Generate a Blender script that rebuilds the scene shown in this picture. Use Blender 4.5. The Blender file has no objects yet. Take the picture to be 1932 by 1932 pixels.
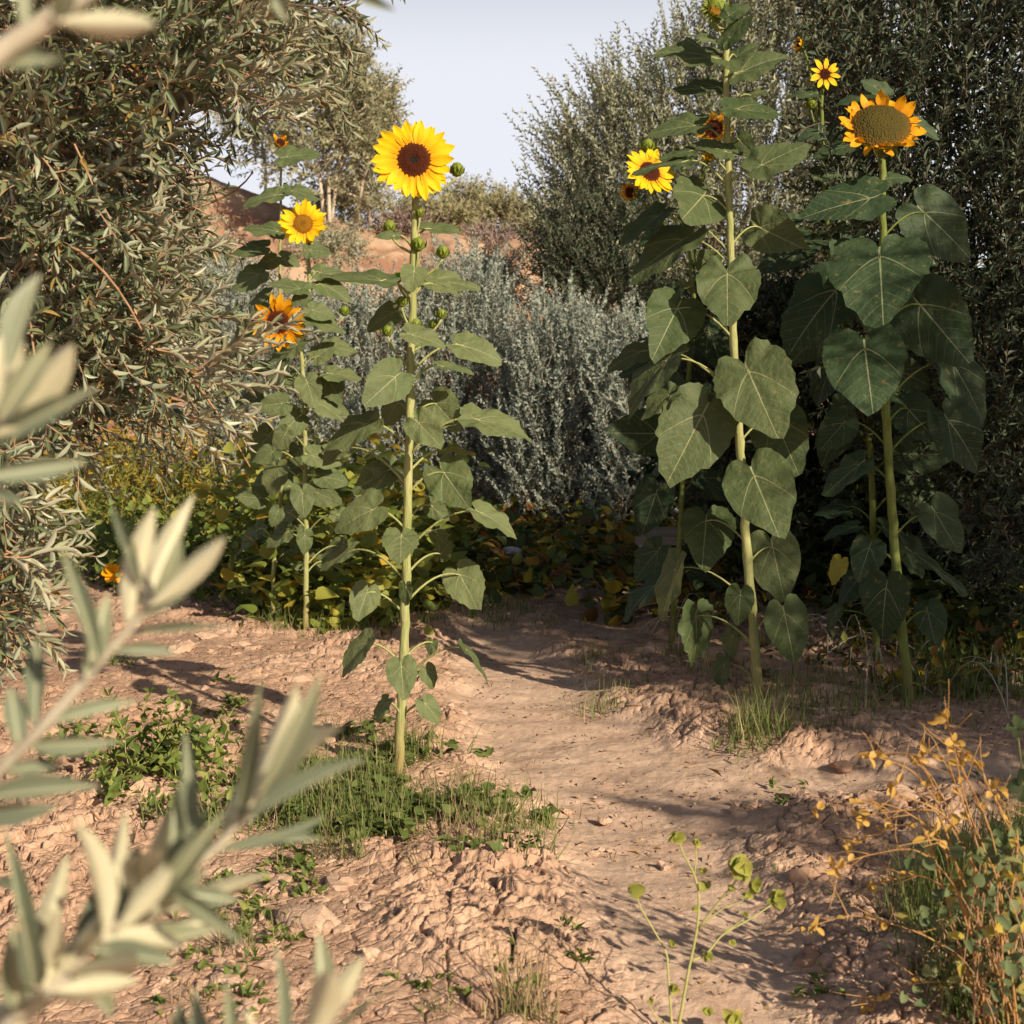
import bpy, math, random
import numpy as np
from mathutils import Vector, Matrix

# ------------------------------------------------------------------ camera, sky, sun
SC = bpy.context.scene
COL = SC.collection
FPX = 2516.0                       # focal length in units of a 1932-unit wide picture
HALF = 966.0
CAM = np.array([0.0, 0.0, 1.2])
PITCH = math.atan(216.0 / FPX)
cam_d = bpy.data.cameras.new("camera")
cam = bpy.data.objects.new("camera", cam_d)
COL.objects.link(cam)
cam.location = CAM
cam.rotation_euler = (math.pi / 2 - PITCH, 0, 0)
cam_d.sensor_width = 36.0
cam_d.lens = 36.0 * FPX / 1932.0
cam_d.clip_start = 0.02
cam_d.clip_end = 2000.0
cam_d.dof.use_dof = True
cam_d.dof.focus_distance = 4.5
cam_d.dof.aperture_fstop = 7.0
SC.camera = cam

SUN_AZ = math.radians(40)          # to the right of straight behind the camera
SUN_EL = math.radians(27)
to_sun = np.array([math.sin(SUN_AZ) * math.cos(SUN_EL), -math.cos(SUN_AZ) * math.cos(SUN_EL), math.sin(SUN_EL)])
world = bpy.data.worlds.new("World")
SC.world = world
world.use_nodes = True
wn = world.node_tree
sky = wn.nodes.new("ShaderNodeTexSky")
sky.sky_type = 'NISHITA'
sky.sun_disc = False
sky.sun_elevation = SUN_EL
sky.sun_rotation = math.atan2(to_sun[0], to_sun[1])
sky.altitude = 300
sky.air_density = 1.0
sky.dust_density = 4.0
sky.ozone_density = 1.5
# pale dusty haze low over the horizon, clearer above
w_tc = wn.nodes.new("ShaderNodeTexCoord"); w_sep = wn.nodes.new("ShaderNodeSeparateXYZ")
wn.links.new(w_tc.outputs["Generated"], w_sep.inputs[0])
w_mr = wn.nodes.new("ShaderNodeMapRange"); w_mr.interpolation_type = 'SMOOTHSTEP'
for i_, v_ in ((1, 0.22), (2, 0.42), (3, 1.0), (4, 0.0)): w_mr.inputs[i_].default_value = v_
wn.links.new(w_sep.outputs[2], w_mr.inputs[0])
w_mix = wn.nodes.new("ShaderNodeMix"); w_mix.data_type = 'RGBA'
wn.links.new(w_mr.outputs[0], w_mix.inputs[0]); wn.links.new(sky.outputs[0], w_mix.inputs[6])
w_mix.inputs[7].default_value = (12.6, 12.9, 14.0, 1)
wn.links.new(w_mix.outputs[2], wn.nodes["Background"].inputs[0])
wn.nodes["Background"].inputs[1].default_value = 0.05
sun_d = bpy.data.lights.new("sun", 'SUN')
sun_d.energy = 5.0
sun_d.angle = math.radians(0.6)
sun_d.color = (1.0, 0.865, 0.67)
sun = bpy.data.objects.new("sun", sun_d)
COL.objects.link(sun)
sun.rotation_euler = Vector(-to_sun).to_track_quat('-Z', 'Y').to_euler()
SC.view_settings.view_transform = 'Standard'
SC.view_settings.look = 'None'
SC.view_settings.exposure = 0.42
SC.view_settings.gamma = 1.0
SC.render.engine = 'CYCLES'
SC.cycles.max_bounces = 6
SC.cycles.transparent_max_bounces = 4
SC.cycles.caustics_reflective = False
SC.cycles.caustics_refractive = False

RNG = np.random.default_rng(7)

# ------------------------------------------------------------------ projection helpers
SP, CP = math.sin(PITCH), math.cos(PITCH)
def ray(u, v):
    a, b = (u - HALF) / FPX, (v - HALF) / FPX
    return np.array([a, CP - b * SP, -SP - b * CP])
def P(u, v, D):
    r = ray(u, v)
    return CAM + r * (D / r[1])
def G(u, v):
    r = ray(u, v)
    return CAM + r * (CAM[2] / -r[2])
def proj(p):
    q = np.asarray(p) - CAM
    f = q[..., 1] * CP - q[..., 2] * SP
    up = q[..., 1] * SP + q[..., 2] * CP
    return HALF + FPX * q[..., 0] / f, HALF - FPX * up / f
def nrm(v):
    v = np.asarray(v, float)
    return v / np.maximum(np.linalg.norm(v, axis=-1, keepdims=True), 1e-9)
def inpoly(px, py, poly):
    poly = np.asarray(poly, float)
    c = np.zeros(np.shape(px), bool)
    j = len(poly) - 1
    for i in range(len(poly)):
        xi, yi = poly[i]; xj, yj = poly[j]
        c ^= ((yi > py) != (yj > py)) & (px < (xj - xi) * (py - yi) / (yj - yi + 1e-12) + xi)
        j = i
    return c
def in_px(poly, n, rng):
    poly = np.asarray(poly, float)
    lo, hi = poly.min(0), poly.max(0)
    out = []
    while len(out) < n:
        q = lo + (hi - lo) * rng.random((n * 3, 2))
        out += q[inpoly(q[:, 0], q[:, 1], poly)].tolist()
    return np.array(out[:n])

# value noise, fractal noise, cells
_T = np.random.default_rng(3).random((256, 256))
def vnoise(x, y):
    xi, yi = np.floor(x).astype(int), np.floor(y).astype(int)
    fx, fy = x - xi, y - yi
    fx = fx * fx * (3 - 2 * fx); fy = fy * fy * (3 - 2 * fy)
    a, b = _T[xi & 255, yi & 255], _T[(xi + 1) & 255, yi & 255]
    c, d = _T[xi & 255, (yi + 1) & 255], _T[(xi + 1) & 255, (yi + 1) & 255]
    return (a * (1 - fx) + b * fx) * (1 - fy) + (c * (1 - fx) + d * fx) * fy
def fbm(x, y, o=4):
    s, a, t = 0, 0.5, 0
    for k in range(o):
        s = s + a * vnoise(x * 2 ** k + 17.3 * k, y * 2 ** k + 5.1 * k); t += a; a *= 0.5
    return s / t
_J = np.random.default_rng(5).random((256, 256, 3))
def cells(x, y):
    xi, yi = np.floor(x).astype(int), np.floor(y).astype(int)
    f1 = np.full(x.shape, 9.0); f2 = f1.copy(); h = np.zeros(x.shape)
    for dx in (-1, 0, 1):
        for dy in (-1, 0, 1):
            j = _J[(xi + dx) & 255, (yi + dy) & 255]
            d = np.hypot(xi + dx + 0.1 + 0.8 * j[..., 0] - x, yi + dy + 0.1 + 0.8 * j[..., 1] - y)
            near = d < f1
            f2 = np.where(near, f1, np.minimum(f2, d))
            h = np.where(near, j[..., 2] + (j[..., 0] - .5) * 1.3 * (xi + dx + .5 - x) + (j[..., 1] - .5) * 1.3 * (yi + dy + .5 - y), h)
            f1 = np.where(near, d, f1)
    return f1, f2, h
def sstep(a, b, x):
    t = np.clip((x - a) / (b - a), 0, 1)
    return t * t * (3 - 2 * t)

# ------------------------------------------------------------------ materials
def new_mat(name):
    m = bpy.data.materials.new(name)
    m.use_nodes = True
    nt = m.node_tree
    return m, nt, nt.nodes["Principled BSDF"]
def ramp(nt, fac, stops):
    r = nt.nodes.new("ShaderNodeValToRGB")
    els = r.color_ramp.elements
    while len(els) < len(stops): els.new(0.5)
    for e, (p, c) in zip(els, stops):
        e.position = p; e.color = (*c, 1)
    nt.links.new(fac, r.inputs[0])
    return r.outputs[0]
def mixc(nt, fac, a, b, mode='MIX'):
    n = nt.nodes.new("ShaderNodeMix"); n.data_type = 'RGBA'; n.blend_type = mode
    for i, x in ((0, fac), (6, a), (7, b)):
        if isinstance(x, (int, float)): n.inputs[i].default_value = x
        elif isinstance(x, tuple): n.inputs[i].default_value = (*x, 1)
        else: nt.links.new(x, n.inputs[i])
    return n.outputs[2]
def noise(nt, scale, detail=4, coord=None, rough=0.55):
    n = nt.nodes.new("ShaderNodeTexNoise"); n.inputs["Scale"].default_value = scale; n.inputs["Detail"].default_value = detail
    n.inputs["Roughness"].default_value = rough
    if coord is None:
        tc = nt.nodes.new("ShaderNodeTexCoord"); coord = tc.outputs["Object"]
    nt.links.new(coord, n.inputs["Vector"])
    return n.outputs["Fac"]
def math_n(nt, op, a, b=None, c=None):
    n = nt.nodes.new("ShaderNodeMath"); n.operation = op
    for i, x in enumerate((a, b, c)):
        if x is None: continue
        if isinstance(x, (int, float)): n.inputs[i].default_value = x
        else: nt.links.new(x, n.inputs[i])
    return n.outputs[0]
def bump(nt, bsdf, h, strength, dist):
    b = nt.nodes.new("ShaderNodeBump"); b.inputs["Strength"].default_value = strength; b.inputs["Distance"].default_value = dist
    nt.links.new(h, b.inputs["Height"]); nt.links.new(b.outputs[0], bsdf.inputs["Normal"])
def add_trans(nt, bsdf, col, amount):
    t = nt.nodes.new("ShaderNodeBsdfTranslucent")
    if isinstance(col, tuple): t.inputs[0].default_value = (*col, 1)
    else: nt.links.new(col, t.inputs[0])
    mx = nt.nodes.new("ShaderNodeMixShader"); mx.inputs[0].default_value = amount
    nt.links.new(bsdf.outputs[0], mx.inputs[1]); nt.links.new(t.outputs[0], mx.inputs[2])
    nt.links.new(mx.outputs[0], nt.nodes["Material Output"].inputs[0])
def leaf_mat(name, stops, under=None, rough=0.55, spec=0.3, trans=0.2, tcol=None):
    """foliage: colour differs from leaf to leaf (attribute rnd); the underside may be paler"""
    m, nt, b = new_mat(name)
    at = nt.nodes.new("ShaderNodeAttribute"); at.attribute_name = "rnd"
    c = ramp(nt, at.outputs["Fac"], stops)
    if under:
        g = nt.nodes.new("ShaderNodeNewGeometry")
        u = ramp(nt, at.outputs["Fac"], under)
        c = mixc(nt, g.outputs["Backfacing"], c, u)
    nt.links.new(c, b.inputs["Base Color"])
    b.inputs["Roughness"].default_value = rough
    b.inputs["Specular IOR Level"].default_value = spec
    if trans: add_trans(nt, b, tcol or c, trans)
    return m
def plain_mat(name, c1, c2, scale=30, rough=0.7, spec=0.25, bmp=0.0, trans=0.0, dist=0.004):
    m, nt, b = new_mat(name)
    f = noise(nt, scale)
    c = ramp(nt, f, [(0.3, c1), (0.7, c2)])
    nt.links.new(c, b.inputs["Base Color"])
    b.inputs["Roughness"].default_value = rough
    b.inputs["Specular IOR Level"].default_value = spec
    if bmp: bump(nt, b, f, bmp, dist)
    if trans: add_trans(nt, b, c, trans)
    return m

def soil_mat():
    m, nt, b = new_mat("dry_soil")
    tc = nt.nodes.new("ShaderNodeTexCoord"); oc = tc.outputs["Object"]
    n1 = noise(nt, 1.7, 5, oc); n2 = noise(nt, 22, 6, oc); n3 = noise(nt, 150, 4, oc); n4 = noise(nt, 60, 3, oc)
    c = ramp(nt, n1, [(0.3, (0.385, 0.23, 0.152)), (0.55, (0.445, 0.282, 0.19)), (0.75, (0.49, 0.33, 0.23))])
    c = mixc(nt, math_n(nt, 'MULTIPLY', n2, 0.45), c, (0.50, 0.345, 0.24))
    c = mixc(nt, ramp(nt, n3, [(0.62, (0, 0, 0)), (0.72, (0.55, 0.55, 0.55))]), c, (0.20, 0.11, 0.07))
    c = mixc(nt, ramp(nt, n4, [(0.66, (0, 0, 0)), (0.74, (0.6, 0.6, 0.6))]), c, (0.56, 0.42, 0.30))
    at = nt.nodes.new("ShaderNodeAttribute"); at.attribute_name = "rnd"
    c = mixc(nt, math_n(nt, 'MULTIPLY', at.outputs["Fac"], 0.65), c, mixc(nt, n2, (0.47, 0.335, 0.25), (0.59, 0.44, 0.33)))
    n5 = noise(nt, 5.5, 5, oc)
    c = mixc(nt, ramp(nt, n5, [(0.50, (0, 0, 0)), (0.70, (0.5, 0.5, 0.5))]), c, (0.30, 0.175, 0.115))
    nt.links.new(c, b.inputs["Base Color"])
    b.inputs["Roughness"].default_value = 0.95
    b.inputs["Specular IOR Level"].default_value = 0.1
    # dry cracks and crumbs outside the worn path
    wv = nt.nodes.new("ShaderNodeVectorMath"); wv.operation = 'MULTIPLY_ADD'; nz = nt.nodes.new("ShaderNodeTexNoise"); nz.inputs["Scale"].default_value = 9; nt.links.new(oc, nz.inputs["Vector"])
    nt.links.new(nz.outputs["Color"], wv.inputs[0]); wv.inputs[1].default_value = (.09, .09, .09); nt.links.new(oc, wv.inputs[2])
    def crack(sc):
        vo = nt.nodes.new("ShaderNodeTexVoronoi"); vo.feature = 'DISTANCE_TO_EDGE'; vo.inputs["Scale"].default_value = sc; nt.links.new(wv.outputs[0], vo.inputs["Vector"])
        r = nt.nodes.new("ShaderNodeMapRange"); nt.links.new(vo.outputs["Distance"], r.inputs[0]); r.inputs[2].default_value = 0.07; return r.outputs[0]
    cr = math_n(nt, 'ADD', crack(16), math_n(nt, 'MULTIPLY', crack(48), 0.35))
    cr = math_n(nt, 'MULTIPLY', cr, math_n(nt, 'MULTIPLY_ADD', at.outputs["Fac"], -0.92, 1.0))
    h = math_n(nt, 'ADD', math_n(nt, 'MULTIPLY_ADD', n3, 0.6, n2), cr)
    vc = nt.nodes.new("ShaderNodeTexVoronoi"); vc.inputs["Scale"].default_value = 16; nt.links.new(wv.outputs[0], vc.inputs["Vector"])
    tone = math_n(nt, 'MULTIPLY_ADD', math_n(nt, 'FRACT', math_n(nt, 'MULTIPLY', vc.outputs["Color"], 7.3)), 0.28, 0.96)
    hs = nt.nodes.new("ShaderNodeHueSaturation"); nt.links.new(c, hs.inputs["Color"]); nt.links.new(tone, hs.inputs["Value"])
    nt.links.new(hs.outputs[0], b.inputs["Base Color"])
    bump(nt, b, h, 0.55, 0.008)
    return m
def bank_mat():
    m, nt, b = new_mat("red_earth")
    tc = nt.nodes.new("ShaderNodeTexCoord"); oc = tc.outputs["Object"]
    mp = nt.nodes.new("ShaderNodeMapping"); nt.links.new(oc, mp.inputs[0]); mp.inputs["Scale"].default_value = (1, 1, 2.2)
    n1 = noise(nt, 0.45, 5, mp.outputs[0]); n2 = noise(nt, 2.6, 6, oc, 0.65)
    c = ramp(nt, n1, [(0.3, (0.22, 0.115, 0.075)), (0.48, (0.31, 0.175, 0.11)), (0.62, (0.44, 0.30, 0.20)), (0.75, (0.28, 0.145, 0.09))])
    c = mixc(nt, ramp(nt, n2, [(0.50, (0, 0, 0)), (0.66, (0.75, 0.75, 0.75))]), c, (0.52, 0.36, 0.24))
    c = mixc(nt, ramp(nt, n2, [(0.28, (0.8, 0.8, 0.8)), (0.42, (0, 0, 0))]), c, (0.20, 0.12, 0.09))
    nt.links.new(c, b.inputs["Base Color"]); b.inputs["Roughness"].default_value = 0.95; b.inputs["Specular IOR Level"].default_value = 0.1
    bump(nt, b, n2, 0.7, 0.12)
    return m
def sunflower_leaf_mat(name, c_dark, c_light, vein, trans=0.22):
    m, nt, b = new_mat(name)
    uv = nt.nodes.new("ShaderNodeUVMap"); sep = nt.nodes.new("ShaderNodeSeparateXYZ"); nt.links.new(uv.outputs[0], sep.inputs[0])
    x = math_n(nt, 'ABSOLUTE', sep.outputs[0]); y = sep.outputs[1]
    # midrib, two strong side veins from the base, finer side veins
    mid = math_n(nt, 'LESS_THAN', x, math_n(nt, 'MULTIPLY_ADD', y, -0.007, 0.011))
    d1 = math_n(nt, 'ABSOLUTE', math_n(nt, 'SUBTRACT', y, math_n(nt, 'MULTIPLY', math_n(nt, 'POWER', x, 1.35), 1.75)))
    pal = math_n(nt, 'LESS_THAN', d1, math_n(nt, 'MULTIPLY_ADD', x, -0.02, 0.0135))
    q = math_n(nt, 'SUBTRACT', y, math_n(nt, 'MULTIPLY', math_n(nt, 'POWER', x, 1.2), 1.15))
    fr = math_n(nt, 'FRACT', math_n(nt, 'MULTIPLY', q, 6.5))
    lat = math_n(nt, 'LESS_THAN', math_n(nt, 'ABSOLUTE', math_n(nt, 'SUBTRACT', fr, 0.5)), 0.05)
    lat = math_n(nt, 'MULTIPLY', lat, math_n(nt, 'MULTIPLY', math_n(nt, 'GREATER_THAN', q, 0.0), 0.16))
    v = math_n(nt, 'MINIMUM', math_n(nt, 'ADD', math_n(nt, 'ADD', math_n(nt, 'MULTIPLY', mid, 0.8), math_n(nt, 'MULTIPLY', pal, 0.65)), lat), 0.8)
    at = nt.nodes.new("ShaderNodeAttribute"); at.attribute_name = "rnd"
    n1 = noise(nt, 14, 4)
    base = ramp(nt, math_n(nt, 'MULTIPLY_ADD', n1, 0.6, math_n(nt, 'MULTIPLY', at.outputs["Fac"], 0.4)), [(0.3, c_dark), (0.7, c_light)])
    n2 = noise(nt, 38, 4)
    base = mixc(nt, ramp(nt, n2, [(0.60, (0, 0, 0)), (0.72, (0.65, 0.65, 0.65))]), base, (0.21, 0.17, 0.06))
    c = mixc(nt, v, base, vein)
    g = nt.nodes.new("ShaderNodeNewGeometry")
    c = mixc(nt, g.outputs["Backfacing"], c, mixc(nt, 0.45, c, (0.22, 0.26, 0.15)))
    nt.links.new(c, b.inputs["Base Color"]); b.inputs["Roughness"].default_value = 0.62; b.inputs["Specular IOR Level"].default_value = 0.25
    h = math_n(nt, 'SUBTRACT', math_n(nt, 'MULTIPLY_ADD', noise(nt, 75, 3), 0.35, math_n(nt, 'MULTIPLY', noise(nt, 28, 3), 1.6)), math_n(nt, 'MULTIPLY', v, 0.5))
    bump(nt, b, h, 0.75, 0.008)
    add_trans(nt, b, mixc(nt, 0.35, c, (0.30, 0.32, 0.04)), trans)
    return m
def petal_mat(name, inner, outer, trans=0.3):
    m, nt, b = new_mat(name)
    uv = nt.nodes.new("ShaderNodeUVMap"); sep = nt.nodes.new("ShaderNodeSeparateXYZ"); nt.links.new(uv.outputs[0], sep.inputs[0])
    w = nt.nodes.new("ShaderNodeTexWave"); w.inputs["Scale"].default_value = 2.2; w.inputs["Distortion"].default_value = 0.6
    nt.links.new(uv.outputs[0], w.inputs["Vector"])
    c = ramp(nt, sep.outputs[1], [(0.05, inner), (0.5, outer)])
    c = mixc(nt, math_n(nt, 'MULTIPLY', w.outputs["Fac"], 0.22), c, inner)
    nt.links.new(c, b.inputs["Base Color"]); b.inputs["Roughness"].default_value = 0.6; b.inputs["Specular IOR Level"].default_value = 0.2
    add_trans(nt, b, c, trans)
    return m
def disc_mat(name, centre, mid, rim):
    m, nt, b = new_mat(name)
    uv = nt.nodes.new("ShaderNodeUVMap")
    ln = nt.nodes.new("ShaderNodeVectorMath"); ln.operation = 'LENGTH'; nt.links.new(uv.outputs[0], ln.inputs[0])
    n = noise(nt, 5, 3, uv.outputs[0])
    r = math_n(nt, 'ADD', ln.outputs["Value"], math_n(nt, 'MULTIPLY_ADD', n, 0.3, -0.15))
    c = ramp(nt, r, [(0.15, centre), (0.38, mid), (0.72, mid), (0.95, rim)])
    vo = nt.nodes.new("ShaderNodeTexVoronoi"); vo.inputs["Scale"].default_value = 17; nt.links.new(uv.outputs[0], vo.inputs["Vector"])
    c = mixc(nt, math_n(nt, 'MULTIPLY', vo.outputs["Distance"], 0.5), c, (0.02, 0.012, 0.006))
    nt.links.new(c, b.inputs["Base Color"]); b.inputs["Roughness"].default_value = 0.8; b.inputs["Specular IOR Level"].default_value = 0.15
    bump(nt, b, math_n(nt, 'SUBTRACT', 1.0, vo.outputs["Distance"]), 0.9, 0.006)
    return m

M = {}
M['soil'] = soil_mat()
M['bank'] = bank_mat()
M['sf_leaf'] = sunflower_leaf_mat("sunflower_leaf", (0.088, 0.120, 0.045), (0.152, 0.182, 0.076), (0.42, 0.42, 0.24))
M['sf_leaf_half_shaded'] = sunflower_leaf_mat("sunflower_leaf_half_shaded", (0.055, 0.084, 0.030), (0.106, 0.134, 0.055), (0.38, 0.38, 0.20))  # copy of the sunflower leaf with some shade put into the colour
M['sf_leaf_shaded'] = sunflower_leaf_mat("sunflower_leaf_shaded", (0.027, 0.052, 0.022), (0.054, 0.083, 0.036), (0.30, 0.32, 0.18), 0.15)  # shaded copy of the leaf, tree shade mixed into its green
M['sf_leaf_yellow'] = sunflower_leaf_mat("sunflower_leaf_yellow", (0.20, 0.19, 0.03), (0.30, 0.27, 0.04), (0.45, 0.42, 0.15))
def stem_mat(name, c1, c2, base):
    m, nt, b = new_mat(name)
    tc = nt.nodes.new("ShaderNodeTexCoord"); mp = nt.nodes.new("ShaderNodeMapping"); nt.links.new(tc.outputs["Object"], mp.inputs[0])
    mp.inputs["Scale"].default_value = (1, 1, 0.12)
    f = noise(nt, 160, 4, mp.outputs[0]); f2 = noise(nt, 9, 3, tc.outputs["Object"])
    c = ramp(nt, math_n(nt, 'MULTIPLY_ADD', f, 0.6, math_n(nt, 'MULTIPLY', f2, 0.4)), [(0.35, c1), (0.65, c2)])
    sp = nt.nodes.new("ShaderNodeSeparateXYZ"); nt.links.new(tc.outputs["Object"], sp.inputs[0])
    c = mixc(nt, ramp(nt, math_n(nt, 'MULTIPLY_ADD', f2, 0.25, sp.outputs[2]), [(0.12, (0.85, 0.85, 0.85)), (0.34, (0, 0, 0))]), c, base)
    nt.links.new(c, b.inputs["Base Color"]); b.inputs["Roughness"].default_value = 0.7; b.inputs["Specular IOR Level"].default_value = 0.2
    bump(nt, b, f, 0.7, 0.004)
    return m
M['sf_stem'] = stem_mat("sunflower_stem", (0.22, 0.25, 0.075), (0.42, 0.40, 0.18), (0.26, 0.16, 0.06))
M['sf_stem_shaded'] = stem_mat("sunflower_stem_shaded", (0.10, 0.14, 0.025), (0.20, 0.22, 0.06), (0.16, 0.13, 0.05))  # stem colour darkened to carry the shade on the right
M['sf_bud'] = plain_mat("sunflower_bud", (0.13, 0.18, 0.02), (0.24, 0.28, 0.04), 60, 0.6, 0.2, 0.3, 0.15)
M['petal'] = petal_mat("petal_yellow", (0.82, 0.37, 0.004), (0.92, 0.62, 0.008))
M['petal_amber'] = petal_mat("petal_amber", (0.55, 0.17, 0.004), (0.78, 0.38, 0.008), 0.22)
M['disc_brown'] = disc_mat("disc_brown", (0.030, 0.018, 0.010), (0.095, 0.018, 0.006), (0.16, 0.040, 0.006))
M['disc_gold'] = disc_mat("disc_gold", (0.28, 0.12, 0.01), (0.42, 0.19, 0.012), (0.30, 0.11, 0.008))
M['disc_seed'] = disc_mat("disc_seed", (0.10, 0.075, 0.012), (0.090, 0.070, 0.012), (0.16, 0.09, 0.012))
M['olive'] = leaf_mat("olive_leaf", [(0, (0.080, 0.105, 0.045)), (0.5, (0.135, 0.160, 0.075)), (0.93, (0.20, 0.215, 0.105)), (1, (0.36, 0.20, 0.04))],
                      [(0, (0.25, 0.27, 0.175)), (1, (0.37, 0.38, 0.26))], 0.42, 0.4, 0.1)
M['olive_young'] = leaf_mat("olive_leaf_young", [(0, (0.24, 0.24, 0.14)), (1, (0.36, 0.35, 0.22))], [(0, (0.36, 0.35, 0.24)), (1, (0.48, 0.46, 0.32))], 0.42, 0.4, 0.12)
M['olive_shaded'] = leaf_mat("olive_leaf_shaded", [(0, (0.028, 0.048, 0.026)), (0.6, (0.062, 0.090, 0.048)), (1, (0.115, 0.14, 0.070))],
                           [(0, (0.10, 0.125, 0.08)), (1, (0.17, 0.19, 0.125))], 0.6, 0.2, 0.08)  # olive leaf with the shade of the right side in its colour
M['shade_leaf'] = leaf_mat("shade_leaf", [(0, (0.028, 0.052, 0.020)), (0.8, (0.060, 0.095, 0.034)), (1, (0.14, 0.12, 0.03))], None, 0.6, 0.2, 0.15)  # leaf colour darkened to hold the shade behind the right sunflowers
M['sunlit_weed'] = leaf_mat("sunlit_weed_leaf", [(0, (0.12, 0.17, 0.03)), (0.6, (0.23, 0.27, 0.05)), (0.9, (0.36, 0.34, 0.06)), (1, (0.50, 0.32, 0.03))], None, 0.55, 0.3, 0.3)  # yellow-green weed leaf, sunlight put into its brighter tone
M['pale_shrub'] = leaf_mat("grey_green_leaf", [(0, (0.18, 0.205, 0.12)), (0.6, (0.34, 0.35, 0.225)), (1, (0.46, 0.45, 0.30))], None, 0.6, 0.2, 0.12)
M['silver'] = leaf_mat("silver_leaf", [(0, (0.22, 0.255, 0.215)), (0.6, (0.30, 0.34, 0.285)), (1, (0.39, 0.42, 0.345))], None, 0.85, 0.05, 0.12)
M['hazed_far_leaf'] = leaf_mat("hazed_far_leaf", [(0, (0.19, 0.20, 0.10)), (0.6, (0.30, 0.30, 0.17)), (1, (0.42, 0.39, 0.24))], None, 0.7, 0.15, 0.2)  # distance haze is put into this paler leaf colour
M['far_bush'] = leaf_mat("far_bush_leaf", [(0, (0.20, 0.20, 0.085)), (0.6, (0.32, 0.30, 0.15)), (1, (0.42, 0.37, 0.20))], None, 0.7, 0.15, 0.2)
M['purple_brush'] = leaf_mat("purple_brush", [(0, (0.15, 0.10, 0.09)), (1, (0.25, 0.18, 0.16))], None, 0.8, 0.1, 0.0)
M['weed'] = leaf_mat("weed_leaf", [(0, (0.085, 0.13, 0.025)), (0.6, (0.165, 0.215, 0.048)), (1, (0.28, 0.29, 0.07))], None, 0.55, 0.3, 0.25)
M['creeper'] = leaf_mat("creeper_leaf", [(0, (0.055, 0.09, 0.03)), (0.45, (0.12, 0.15, 0.04)), (0.60, (0.36, 0.29, 0.03)), (0.82, (0.36, 0.22, 0.03)), (0.9, (0.24, 0.11, 0.03)), (1, (0.16, 0.085, 0.04))], None, 0.6, 0.2, 0.2)
M['yellow_weed'] = leaf_mat("yellow_weed_leaf", [(0, (0.10, 0.12, 0.02)), (0.55, (0.20, 0.20, 0.03)), (0.8, (0.32, 0.24, 0.03)), (1, (0.55, 0.32, 0.02))], None, 0.6, 0.2, 0.25)
M['grass'] = leaf_mat("grass_blade", [(0, (0.09, 0.13, 0.03)), (0.6, (0.175, 0.205, 0.06)), (0.85, (0.26, 0.23, 0.10)), (1, (0.40, 0.31, 0.17))], None, 0.6, 0.2, 0.2)
M['dry'] = leaf_mat("dry_blade", [(0, (0.28, 0.20, 0.10)), (1, (0.46, 0.35, 0.20))], None, 0.8, 0.1, 0.15)
M['litter'] = leaf_mat("litter", [(0, (0.08, 0.045, 0.02)), (0.6, (0.16, 0.08, 0.035)), (1, (0.36, 0.24, 0.10))], None, 0.85, 0.1, 0.0)
M['lime'] = leaf_mat("lime_leaf", [(0, (0.26, 0.28, 0.05)), (0.7, (0.36, 0.34, 0.08)), (1, (0.55, 0.38, 0.05))], None, 0.6, 0.2, 0.3)
M['amber_leaf'] = leaf_mat("amber_leaf", [(0, (0.50, 0.30, 0.06)), (1, (0.62, 0.40, 0.12))], None, 0.6, 0.2, 0.3)
M['round_leaf'] = leaf_mat("round_leaf", [(0, (0.09, 0.125, 0.05)), (0.8, (0.17, 0.20, 0.09)), (1, (0.45, 0.32, 0.04))], None, 0.6, 0.2, 0.2)
M['bark'] = plain_mat("olive_bark", (0.16, 0.11, 0.075), (0.30, 0.23, 0.17), 18, 0.9, 0.1, 0.8)
M['twig'] = plain_mat("olive_twig", (0.28, 0.15, 0.075), (0.44, 0.28, 0.16), 25, 0.75, 0.2, 0.3)
M['twig_dark'] = plain_mat("dark_twig", (0.10, 0.07, 0.05), (0.19, 0.14, 0.10), 25, 0.85, 0.1, 0.3)
M['pale_twig'] = plain_mat("pale_twig", (0.38, 0.33, 0.24), (0.50, 0.45, 0.34), 60, 0.75, 0.2, 0.2)
M['far_trunk'] = plain_mat("far_trunk", (0.42, 0.34, 0.25), (0.55, 0.46, 0.36), 4, 0.9, 0.1)
M['lime_stem'] = plain_mat("lime_stem", (0.30, 0.32, 0.10), (0.44, 0.40, 0.16), 40, 0.6, 0.2)
M['orange_stem'] = plain_mat("orange_stem", (0.34, 0.16, 0.05), (0.48, 0.29, 0.11), 30, 0.7, 0.2)
M['board'] = plain_mat("weathered_board", (0.26, 0.20, 0.15), (0.40, 0.33, 0.26), 9, 0.9, 0.1, 0.4)
M['white'] = plain_mat("white_stone", (0.60, 0.58, 0.60), (0.75, 0.73, 0.75), 20, 0.7, 0.2, 0.3)
M['stone'] = plain_mat("brown_stone", (0.26, 0.155, 0.105), (0.38, 0.24, 0.165), 22, 0.95, 0.1, 0.6, 0, 0.01)
M['branch_top'] = leaf_mat("fore_leaf_green", [(0, (0.18, 0.205, 0.135)), (1, (0.27, 0.285, 0.18))], [(0, (0.50, 0.47, 0.31)), (1, (0.60, 0.56, 0.38))], 0.45, 0.35, 0.12)

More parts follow.
